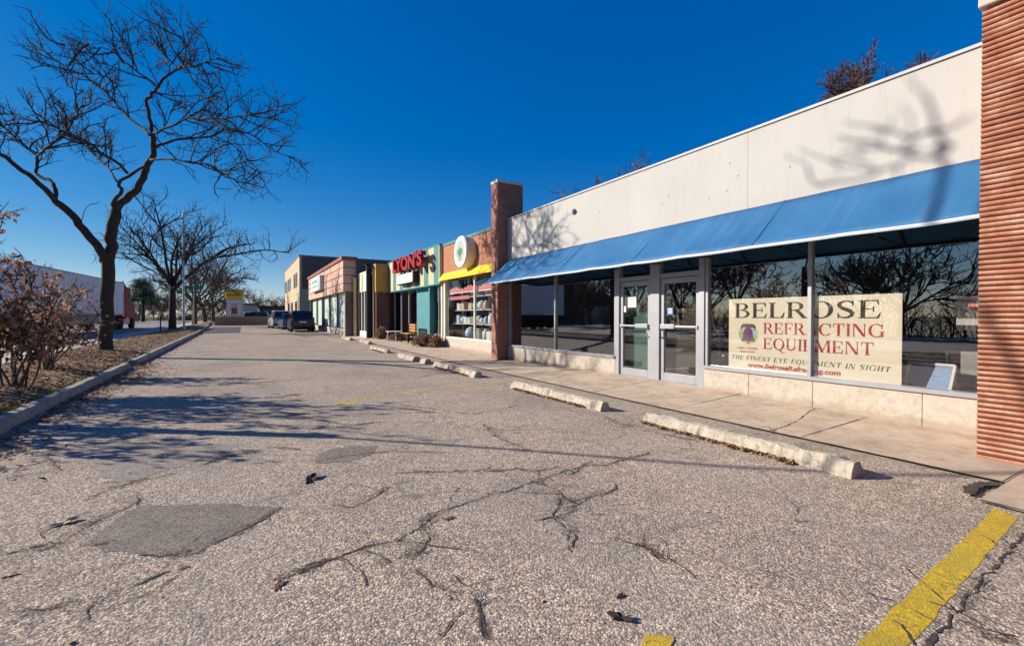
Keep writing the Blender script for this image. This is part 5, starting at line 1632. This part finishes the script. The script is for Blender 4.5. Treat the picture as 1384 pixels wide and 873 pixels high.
# ---- pink brick shop with banded fascia
S5 = thing('shop_building', 'pink brick shop with dark banded fascia and pale curtained windows', 'building')
x5 = 5.42; a5, b5 = 30.72, 49.0; z5 = .15
bands = [(3.02, 3.50), (3.56, 4.02), (4.08, 4.52), (4.58, 5.02)]
for i, (z0, z1) in enumerate(bands): bx('fascia', M['brick_pink'], S5, (x5 - .003 * 0, 6.2, a5, b5, z0, z1))
bx('band', M['pink_dark'], S5, *[(x5 + .035, 6.17, a5 + .035, b5 - .035, z1 + .001, z1 + .059) for z0, z1 in bands[:-1]])
bx('cornice', M['pink_dark'], S5, (x5 - .10, 6.30, a5 - .10, b5 + .1, 5.021, 5.24))
bx('wall', M['brick_grey'], S5, (6.21, 14, a5, a5 + .25, 0, 4.9), (5.55, 6.2, a5, a5 + .25, 0, 3.0), (5.55, 14, b5 - .25, b5, 0, 3.0), (13.7, 14, a5 + .25, b5 - .25, 0, 4.9))
bx('roof', M['roofing'], S5, (6.21, 13.7, a5 + .26, b5, 4.6, 4.7))
bx('bulkhead', M['stone_panel'], S5, (5.60, 5.75, a5 + .26, b5 - .26, 0, .62))
fr = MB(); ys5 = [a5 + .3, 34.2, 37.6, 40.7, 41.5, 44.9, 48.7]
for y in ys5: fr.box(5.60, 5.72, y - .04, y + .04, .625, 3.015)
fr.build('window_frame', M['alu_dark'], S5)
for a, b in zip(ys5, ys5[1:]):
    MB().box(5.655, 5.665, a + .042, b - .042, .63, 3.01).build('window', M['curtain_glass'], S5)
    bl = MB(); y = a + .1
    while y < b - .1:
        if rgs.random() < .93: bl.add([(5.80, y, .66), (5.74, y + .22, .66), (5.74, y + .22, 3.0), (5.80, y, 3.0)], [(0, 1, 2, 3)])
        y += .26
    bl.build('vertical_blind', M['blind'], S5)
bx('interior_wall', M['interior'], S5, (8, 8.1, a5 + .26, b5 - .26, 0, 3.0))
fs = thing('shop_sign', 'pale teal and white sign panel on the pink brick fascia', 'sign', (x5, 44.6, 3.55))
MB().box(-.30, -.002, -5.6, 0, 0, 1.15).build('panel', plain('sign_pale', (.60, .66, .62), .5, .08, 1.5), fs)
tm = MB()
for k, (y, z, w, h) in enumerate(((-.6, .7, 1.3, .22), (-2.2, .65, 1.9, .26), (-1.0, .3, 3.0, .14))): tm.box(-.306, -.301, y - w, y, z, z + h)
tm.build('panel_stripe', plain('sign_teal', (.16, .36, .38), .5, .1, 4), fs)
for y in (37.8, 35.6, 33.2):
    MB()
# ---- two storey tan brick building
S6 = thing('office_building', 'two storey tan brick building with grey brick side wall', 'building')
x6 = 5.45; a6, b6 = 58.0, 80.0; z6 = 8.35
bx('wall', M['brick_tan'], S6, (x6, x6 + .25, a6 + .005, b6, 0, z6))
bx('wall', M['brick_tan'], S6, (x6 + .251, 7.2, a6, a6 + .25, 0, 3.4 + 1.2))
bx('wall', M['brick_grey'], S6, (x6 + .252, 18, a6 + .01, a6 + .24, 4.605, z6), (7.205, 18, a6 + .01, a6 + .24, 0, 4.6), (17.8, 18, a6 + .25, b6, 0, z6), (x6 + .26, 17.8, b6 - .2, b6, 0, z6))
bx('coping', M['alu_dark'], S6, (x6 - .06, 18.05, a6 - .06, b6 + .05, z6 + .002, z6 + .16))
bx('roof', M['roofing'], S6, (x6 + .26, 17.7, a6 + .26, b6 - .3, z6 - .5, z6 - .4))
for y in (60.6, 63.3, 69.5, 75.5):
    o = bx('window', M['car_glass'], S6, (x6 - .012, x6 - .002, y, y + (1.5 if y < 66 else 4.0), 5.0, 6.7))
    bx('window_frame', M['alu_dark'], o, (x6 - .05, x6 - .013, y - .08, y, 4.95, 6.75), (x6 - .05, x6 - .013, y + (1.5 if y < 66 else 4.0), y + (1.58 if y < 66 else 4.08), 4.95, 6.75))
for y in (61, 66.5, 72):
    o = bx('window', M['car_glass'], S6, (x6 - .012, x6 - .002, y, y + 2.6, 1.5, 3.3))
    bx('window_frame', M['cream'], o, (x6 - .05, x6 - .013, y - .1, y + 2.7, 3.31, 3.4))
bx('band', M['ochre_pale'], S6, (x6 - .03, x6 - .001, a6 + .3, b6 - .2, 4.15, 4.35))

# ---- bench by the teal panel
bn = thing('bench', 'orange brown slatted wooden bench against the teal panel', 'bench', (7.05, 22.2, .07 + gz(22)), R(90))
for k in range(3): MB().box(-.65, .65, -.10 + k * .13, .01 + k * .13, .43, .46).build('seat_slat', M['wood'], bn)
MB().box(-.65, .65, -.46 + .30, -.43 + .30, .55, .95)
bk_ = MB()
for k in range(3): bk_.box(-.65, .65, -.17, -.14, .52 + k * .14, .63 + k * .14)
bk_.build('backrest', M['wood'], bn)
for sx in (-.55, .55):
    MB().box(sx - .03, sx + .03, -.17, -.11, 0, .92).build('leg', M['steel_black'], bn)
    MB().box(sx - .03, sx + .03, .22, .28, 0, .43).build('leg', M['steel_black'], bn)
tb = thing('side_table', 'small white table with a box beneath beside the wooden bench', 'table', (6.75, 23.9, .08 + gz(24)))
MB().lathe([(.42, .0), (.42, .03)], (0, 0, .46), 'z', 20).build('tabletop', M['white'], tb)
for a in (0.5, 2.6, 4.7): MB().tube([(.3 * math.cos(a), .3 * math.sin(a), .46), (.38 * math.cos(a), .38 * math.sin(a), 0)], .02, 6).build('leg', M['white'], tb)
# ================================================================== VEHICLES
def wheel(parent, x, y, r=.33, w=.22, side=1, name='wheel'):
    """wheel in the vehicle's own frame: axle along x"""
    o = MB().lathe([(r * .62, -w / 2), (r * .93, -w / 2), (r, -w * .36), (r, w * .36), (r * .93, w / 2), (r * .62, w / 2)], (x, y, r), 'x', 22).build(name, M['tyre'], parent, smooth=False)
    rm = MB().lathe([(r * .60, -w * .42), (r * .62, w * .38 * side if side > 0 else -w * .38), (r * .55, (w * .44) * side), (r * .16, (w * .36) * side), (r * .12, (w * .46) * side)], (x, y, r), 'x', 18).build('rim', M['rim'], o, smooth=False)
    return o
def car(name, label, cat, loc, rz, paint, kind='suv', group=None):
    """nose towards +y in its own frame"""
    t = thing(name, label, cat, loc, rz, group)
    if kind == 'suv': L, W, H, belt, hood, gr = 4.6, 1.84, 1.70, 1.05, 1.02, .22
    elif kind == 'van': L, W, H, belt, hood, gr = 4.8, 1.86, 1.74, 1.02, .98, .18
    else: L, W, H, belt, hood, gr = 4.5, 1.78, 1.45, .92, .86, .18
    h = L / 2
    # lower body: stations along y -> (y, half width, bottom, shoulder)
    stn = [(-h, W * .40, gr + .18, belt * .80), (-h + .06, W * .46, gr + .08, belt * .97), (-h + .35, W * .495, gr, belt), (-h + 1.2, W * .5, gr, belt), (0, W * .5, gr, belt - .01), (h - 1.5, W * .5, gr, belt - .02),
           (h - 1.15, W * .498, gr, hood), (h - .4, W * .47, gr, hood * .93), (h - .08, W * .42, gr + .05, hood * .78), (h, W * .36, gr + .12, hood * .60)]
    rows = []
    for y, w, b, s in stn:
        rows.append([(-w * .92, y, b), (-w, y, b + .12), (-w * 1.0, y, (b + s) * .55), (-w * .965, y, s - .03), (-w * .88, y, s), (0, y, s + .025), (w * .88, y, s), (w * .965, y, s - .03), (w * 1.0, y, (b + s) * .55), (w, y, b + .12), (w * .92, y, b), (-w * .92, y, b)])
    mb = MB(); mb.sheet(rows); mb.poly(rows[0][:-1]); mb.poly(rows[-1][:-1])
    body = mb.build('body', paint, t, smooth=False, bevel=.015)
    # roof and glasshouse
    if kind == 'sedan': gh = [(-h + .75, .80, belt), (-h + 1.35, .66, H), (h - 2.05, .66, H - .01), (h - 1.2, .82, hood + .01)]
    else: gh = [(-h + .10, .83, belt), (-h + .42, .70, H - .04), (h - 2.15, .69, H), (h - 1.25, .83, hood + .02)]
    (ya, wa, za), (yb, wb, zb_), (yc, wc, zc), (yd, wd, zd) = [(y, W * .5 * k * 1.06, z) for y, k, z in gh]
    g = MB()
    A = [(-wa, ya, za), (wa, ya, za)]; Bp = [(-wb, yb, zb_), (wb, yb, zb_)]; Cc = [(-wc, yc, zc), (wc, yc, zc)]; D = [(-wd, yd, zd), (wd, yd, zd)]
    g.add([*A, *Bp, *Cc, *D], [(0, 1, 3, 2), (4, 5, 7, 6), (0, 2, 4, 6), (1, 7, 5, 3)])
    gb = g.build('glasshouse', paint, t)
    r_ = MB(); r_.add([(-wb, yb, zb_ - .005), (wb, yb, zb_ - .005), (wc, yc, zc - .005), (-wc, yc, zc - .005), (-wb * .86, yb + .12, zb_ + .05), (wb * .86, yb + .12, zb_ + .05), (wc * .86, yc - .12, zc + .045), (-wc * .86, yc - .12, zc + .045)],
          [(0, 1, 5, 4), (1, 2, 6, 5), (2, 3, 7, 6), (3, 0, 4, 7), (4, 5, 6, 7)])
    r_.build('roof', paint, t, bevel=.01)
    def pane(q, shrink, off, nm='window'):
        c = sum((Vector(p) for p in q), Vector()) / len(q)
        nrm = (Vector(q[1]) - Vector(q[0])).cross(Vector(q[2]) - Vector(q[1])).normalized()
        ctr = Vector((0, 0, 1.2))
        if nrm.dot(c - ctr) < 0: nrm = -nrm
        pts = [c + (Vector(p) - c) * shrink + nrm * off for p in q]
        MB().prism(pts, nrm * .006).build(nm, M['car_glass'], t)
    pane([A[0], A[1], Bp[1], Bp[0]], .88, .003, 'rear_window')
    pane([Cc[0], Cc[1], D[1], D[0]], .90, .003, 'windscreen')
    for sgn in (0, 1):
        a, b, c, d = Vector(A[sgn]), Vector(Bp[sgn]), Vector(Cc[sgn]), Vector(D[sgn])
        m0, m1 = a.lerp(d, .50), b.lerp(c, .55)
        m2, m3 = a.lerp(d, .48), b.lerp(c, .50)
        pane([a, m2, m3, b], .86, .003); pane([m0, d, c, m1], .86, .003)
    for sx in (-1, 1):
        for yy in (-h + .85, h - .92): wheel(t, sx * (W * .5 - .13), yy, .345 if kind != 'sedan' else .315, .24, sx)
        if kind == 'sedan': tl = (sx * W * .36, -h + .0, belt * .78, .20, .10)
        else: tl = (sx * W * .42, -h + .02, belt * .98, .085, .24)
        x, y, z, ww, hh = tl
        MB().box(x - ww, x + ww, y - .03, y + .07, z - hh / 2, z + hh / 2).build('tail_lamp', M['lamp_red'], t, bevel=.012)
        MB().box(sx * W * .36 - .18, sx * W * .36 + .18, h - .16, h - .02, hood * .66, hood * .80).build('headlight', M['lamp_white'], t, bevel=.012)
        mir = MB().box(sx * W * .53 - .09, sx * W * .53 + .09, h - 1.62, h - 1.50, belt - .02, belt + .13).build('mirror', paint, t, bevel=.015)
    MB().box(-.26, .26, -h - .025, -h + .02, belt * .70, belt * .70 + .13).build('number_plate', M['plate'], t)
    MB().box(-W * .44, W * .44, -h - .05, -h + .15, gr + .10, gr + .28).build('bumper', M['steel_black'] if kind != 'sedan' else paint, t, bevel=.03, seg=2)
    MB().box(-W * .42, W * .42, h - .14, h + .03, gr + .06, gr + .24).build('bumper', paint, t, bevel=.03, seg=2)
    return t
GC = 'cars parked before the pink brick shop'
car('parked_car', 'black sport utility car seen from behind beside the curtained windows', 'car', (4.02, 42.2, gz(42)), R(-1), M['suv_black'], 'suv', GC)
car('parked_car', 'blue car parked just ahead of the black sport utility car', 'car', (3.70, 48.6, gz(48)), R(2), M['car_blue'], 'sedan', GC)
car('parked_car', 'silver grey van, farthest of the three cars by the shops', 'car', (3.1, 53.5, gz(53)), R(3), M['car_silver'], 'van', GC)
GD = 'cars far off'
car('parked_car', 'dark blue car standing behind the low brick wall', 'car', (1.0, 78.5, gz(78)), R(80), M['car_navy'], 'suv', GD)
car('parked_car', 'white car behind the low wall beside the yellow topped sign', 'car', (-.6, 92, gz(92)), R(70), M['car_white'], 'van', GD)
car('passing_car', 'white van coming along the far side of the street', 'car', (-17.2, 96, gz(96) - .05), R(180), M['car_white'], 'van', GD)
car('passing_car', 'dark car following the white van along the street', 'car', (-18.8, 112, gz(110) - .05), R(180), M['car_navy'], 'sedan', GD)

# ---- articulated truck on the street, nose away
tk = thing('semi_truck', 'long white box trailer drawn by a red truck along the street', 'truck', (-12.2, 48.6, gz(48) - .06), R(-4.5))
tk.scale = (1.1, 1.12, 1.12)
TL0, TL1, TZ0, TZ1 = -9.0, 7.6, 1.25, 4.05
tb_ = MB().box(-1.28, 1.28, TL0, TL1, TZ0, TZ1).build('trailer_body', M['trailer_white'], tk, bevel=.03)
for sx in (-1, 1):
    rib = MB(); y = TL0 + .5
    while y < TL1 - .2:
        rib.box(min(sx * 1.281, sx * 1.295), max(sx * 1.281, sx * 1.295), y, y + .035, TZ0 + .15, TZ1 - .12); y += .6
    rib.build('side_ribs', M['trailer_white'], tb_)
MB().box(1.282, 1.31, TL0, TL1, TZ0 + .0, TZ0 + .12).build('side_rail', M['galv'], tb_); MB().box(1.282, 1.30, TL0, TL1, TZ1 - .10, TZ1 - .01).build('top_rail', M['galv'], tb_)
MB().box(-.5, .5, TL0 + .5, TL1 + 3.6, .80, 1.24).build('chassis', M['steel_black'], tk)
MB().box(.95, 1.2, -3.5, 3.0, .55, 1.2).build('side_skirt', M['alu_dark'], tk)
for yy in (-7.2, -5.9):
    for sx in (-1, 1): wheel(tk, sx * 1.0, yy, .50, .5, sx)
for yy in (6.2, 7.4, 10.9):
    for sx in (-1, 1): wheel(tk, sx * 1.0, yy, .50, .45 if yy < 9 else .3, sx)
cabm = MB().box(-1.2, 1.2, 8.4, 10.2, 1.0, 3.75).build('cab', M['red_paint'], tk, bevel=.12, seg=2)
MB().box(-1.05, 1.05, 10.2, 12.0, .75, 2.2).build('bonnet', M['red_paint'], tk, bevel=.12, seg=2)
MB().box(1.201, 1.215, 9.3, 10.0, 2.3, 3.1).build('window', M['car_glass'], cabm); MB().box(-1.215, -1.201, 9.3, 10.0, 2.3, 3.1).build('window', M['car_glass'], cabm)
MB().prism([(-1.1, 8.45, 3.76), (1.1, 8.45, 3.76), (.95, 8.45, 4.15), (-.95, 8.45, 4.15)], (0, .9, -.1)).build('roof_fairing', M['red_paint'], cabm)
MB().tube([(1.12, 8.25, 1.1), (1.12, 8.25, 4.2)], .07, 10).build('exhaust_stack', M['rim'], tk)
MB().box(-1.15, -.75, 8.4, 9.9, .45, .95).build('fuel_tank', M['rim'], tk, bevel=.1, seg=2); MB().box(.75, 1.15, 8.4, 9.9, .45, .95).build('fuel_tank', M['rim'], tk, bevel=.1, seg=2)
for sx in (-.95, .95): MB().box(sx - .28, sx + .28, -7.95, -7.92, .25, 1.0).build('mud_flap', M['tyre'], tk)

# ================================================================== STREET FURNITURE AND FAR THINGS
pl = P(248.5, 440, 34.0)
lp = thing('metal_pole', 'slim pale metal pole rising beside the tree with the long low limb', 'pole', (pl.x, pl.y, gz(pl.y) + .1))
MB().lathe([(.10, -.2), (.10, .0), (.085, .5), (.055, 8.6), (.04, 8.7)], (0, 0, 0), 'z', 12).build('shaft', M['galv'], lp, smooth=True)
MB().box(-.25, .25, -.25, .25, -.15, .08).build('base', M['kerb'], lp)
pp = P(217, 446, 31)
po = thing('steel_post', 'short thin dark post standing in the path beside the street', 'post', (pp.x, pp.y, gz(pp.y)))
MB().lathe([(.04, -.2), (.04, 1.25), (.02, 1.28)], (0, 0, 0), 'z', 8).build('shaft', M['steel_black'], po); MB().box(-.06, .06, -.06, .06, 0, .03).build('base_plate', M['steel_black'], po)
gp = P(262, 425, 50)
ss = thing('street_sign', 'green street name sign on a pole between the bare trees', 'sign', (gp.x, gp.y, gz(gp.y) + .1))
MB().tube([(0, 0, -.2), (0, 0, 4.6)], .045, 8).build('pole', M['galv'], ss)
MB().box(-.9, .9, -.02, .02, 4.0, 4.35).build('plate', M['sign_green'], ss)

PYD = 74
pc = P(317.5, 428, PYD)
py_ = thing('pylon_sign', 'pylon sign with yellow top panel and white lower panels beyond the wall', 'sign', (pc.x, pc.y, gz(pc.y)), R(-18))
hw = 10.5 / F_PX * PYD
def zz(y): return CAM_Z + (428 - y) / F_PX * PYD - gz(pc.y)
MB().box(-hw * .92, hw * .92, -.25, .25, 0, zz(404)).build('lower_cabinet', plain('pylon_grey', (.50, .48, .58), .6, .1, 1.2), py_)
MB().box(-hw, hw, -.32, .32, zz(404) + .01, zz(392)).build('top_cabinet', plain('pylon_yellow', (.75, .56, .03), .5, .08, 1), py_, bevel=.04)
MB().box(-hw * .8, hw * .8, -.335, -.321, zz(400), zz(397.5)).build('top_stripe', plain('pylon_brown', (.42, .20, .02), .5, .1, 2), py_)
MB().box(-hw * .86, hw * .86, -.275, -.251, zz(409.5), zz(406.2)).build('panel', M['white'], py_)
MB().box(-hw * .3, hw * .3, -.275, -.251, zz(424), zz(416)).build('panel', M['pink_dark'], py_)
MB().box(-hw * .8, -hw * .4, -.275, -.251, zz(427), zz(411)).build('panel', M['white'], py_); MB().box(hw * .4, hw * .8, -.275, -.251, zz(427), zz(411)).build('panel', M['white'], py_)

bw = thing('brick_wall', 'low brown brick wall closing the far end of the lot', 'wall', (0, 66.2, gz(66)))
MB().box(-3.2, 2.9, 0, .35, -.1, 1.0).build('body', M['brick_grey_wall'], bw); MB().box(-3.25, 2.95, -.05, .40, 1.001, 1.09).build('cap', M['kerb'], bw, bevel=.01)

def lowb(label, x0, x1, y0, y1, z1, mat, roofmat, over=.5, win=()):
    z = gz(y0)
    t = thing('low_building', label, 'building', ((x0 + x1) / 2, y0, z))
    w = (x1 - x0) / 2
    MB().box(-w, w, 0, y1 - y0, -.2, z1).build('wall', mat, t)
    MB().box(-w - over, w + over, -over, y1 - y0 + over, z1 + .002, z1 + .35).build('roof', roofmat, t)
    for (a, b, c, d) in win:
        o = MB().box(a, b, -.04, -.002, c, d).build('window', M['car_glass'], t); MB().box(a - .08, b + .08, -.06, -.041, d, d + .1).build('window_frame', M['white'], o)
    return t
lowb('dark roofed long low building beyond the end of the lot', 3.0, 13, 126, 136, 3.1, M['house_b'], M['shingle'], .8, ((-4, -2, .9, 2.2), (1, 3, .9, 2.2)))
lowb('grey low building just right of the yellow topped sign', -1.6, 2.4, 118, 126, 3.4, M['house_a'], M['shingle'], .3, ((-1, .8, 1, 2.3),))
def house(label, x, y, rz, w, d, h, mat, seed):
    t = thing('house', label, 'house', (x, y, gz(y) - .05), rz)
    MB().box(-w, w, -d, d, -.2, h).build('wall', mat, t)
    rf_ = MB().prism([(-w - .4, -d - .4, h + .003), (w + .4, -d - .4, h + .003), (w + .4, -d - .4, h + .15), (0, -d - .4, h + w * .62), (-w - .4, -d - .4, h + .15)], (0, 2 * d + .8, 0)).build('roof', M['shingle'], t)
    MB().box(w * .3, w * .3 + .6, -.3, .4, h + .3, h + w * .7 + .4).build('chimney', M['house_b'], rf_)
    for yy in (-d * .55, d * .35):
        o = MB().box(w + .002, w + .03, yy, yy + 1.3, 1.0, 2.2).build('window', M['car_glass'], t); MB().box(w + .031, w + .06, yy - .08, yy + 1.38, .92, 1.0).build('sill', M['white'], o)
    dr = MB().box(w + .002, w + .04, -.3, .65, 0, 2.05).build('door', M['white'], t); MB().box(w + .041, w + .08, .5, .56, .95, 1.05).build('handle', M['steel_black'], dr)
house('pale sided house with grey roof farther along the street', -40, 68, 0, 4.2, 6, 3.0, M['house_a'], 3)
house('brick house across the street, behind the viewpoint', -44, -24, 0, 4.5, 6, 3.1, M['house_b'], 4)

# ================================================================== LIGHT
SUN_EL = R(25.0)
SUN_DIR = Vector((-.805, .593, 0)).normalized() * math.cos(SUN_EL) + Vector((0, 0, math.sin(SUN_EL)))
sd = bpy.data.lights.new('sun', 'SUN'); so_ = bpy.data.objects.new('sun', sd); COL.objects.link(so_)
sd.energy = 4.4; sd.angle = R(0.5); sd.color = (1.0, 0.90, 0.77)
so_.rotation_euler = (-SUN_DIR).to_track_quat('-Z', 'Y').to_euler(); so_.location = (-30, 20, 30)
w = bpy.data.worlds.new('World'); SC.world = w; w.use_nodes = True
nt = w.node_tree; nt.nodes.clear()
sky = nt.nodes.new('ShaderNodeTexSky'); sky.sky_type = 'NISHITA'; sky.sun_disc = False
sky.sun_elevation = SUN_EL; sky.sun_rotation = math.atan2(SUN_DIR.x, SUN_DIR.y)
sky.altitude = 300; sky.air_density = 0.8; sky.dust_density = 0.1; sky.ozone_density = 5.0
hs = nt.nodes.new('ShaderNodeHueSaturation'); hs.inputs['Hue'].default_value = 0.508; hs.inputs['Saturation'].default_value = 1.45; hs.inputs['Value'].default_value = 1.0
bg = nt.nodes.new('ShaderNodeBackground'); bg.inputs['Strength'].default_value = 0.105
ow = nt.nodes.new('ShaderNodeOutputWorld')
gm_ = nt.nodes.new('ShaderNodeGamma'); gm_.inputs['Gamma'].default_value = 0.80
nt.links.new(sky.outputs[0], gm_.inputs['Color']); nt.links.new(gm_.outputs[0], hs.inputs['Color']); sc_ = nt.nodes.new('ShaderNodeSeparateColor'); cc_ = nt.nodes.new('ShaderNodeCombineColor')
pw = nt.nodes.new('ShaderNodeMath'); pw.operation = 'POWER'; pw.inputs[1].default_value = 0.593
ml = nt.nodes.new('ShaderNodeMath'); ml.operation = 'MULTIPLY'; ml.inputs[1].default_value = 1.41
nt.links.new(hs.outputs[0], sc_.inputs[0]); nt.links.new(sc_.outputs[2], pw.inputs[0]); nt.links.new(pw.outputs[0], ml.inputs[0])
nt.links.new(sc_.outputs[0], cc_.inputs[0]); pg = nt.nodes.new('ShaderNodeMath'); pg.operation = 'POWER'; pg.inputs[1].default_value = 0.93; mg = nt.nodes.new('ShaderNodeMath'); mg.operation = 'MULTIPLY'; mg.inputs[1].default_value = 0.90
nt.links.new(sc_.outputs[1], pg.inputs[0]); nt.links.new(pg.outputs[0], mg.inputs[0]); nt.links.new(mg.outputs[0], cc_.inputs[1]); nt.links.new(ml.outputs[0], cc_.inputs[2])
nt.links.new(cc_.outputs[0], bg.inputs['Color']); nt.links.new(bg.outputs[0], ow.inputs[0])
vs = SC.view_settings
vs.view_transform = 'Standard'; vs.look = 'None'; vs.exposure = 0.85; vs.gamma = 1.0; vs.use_curve_mapping = False
SC.render.resolution_x, SC.render.resolution_y = 1024, 645
SC.cycles.max_bounces = 6; SC.cycles.transparent_max_bounces = 12
SC.cycles.use_denoising = True
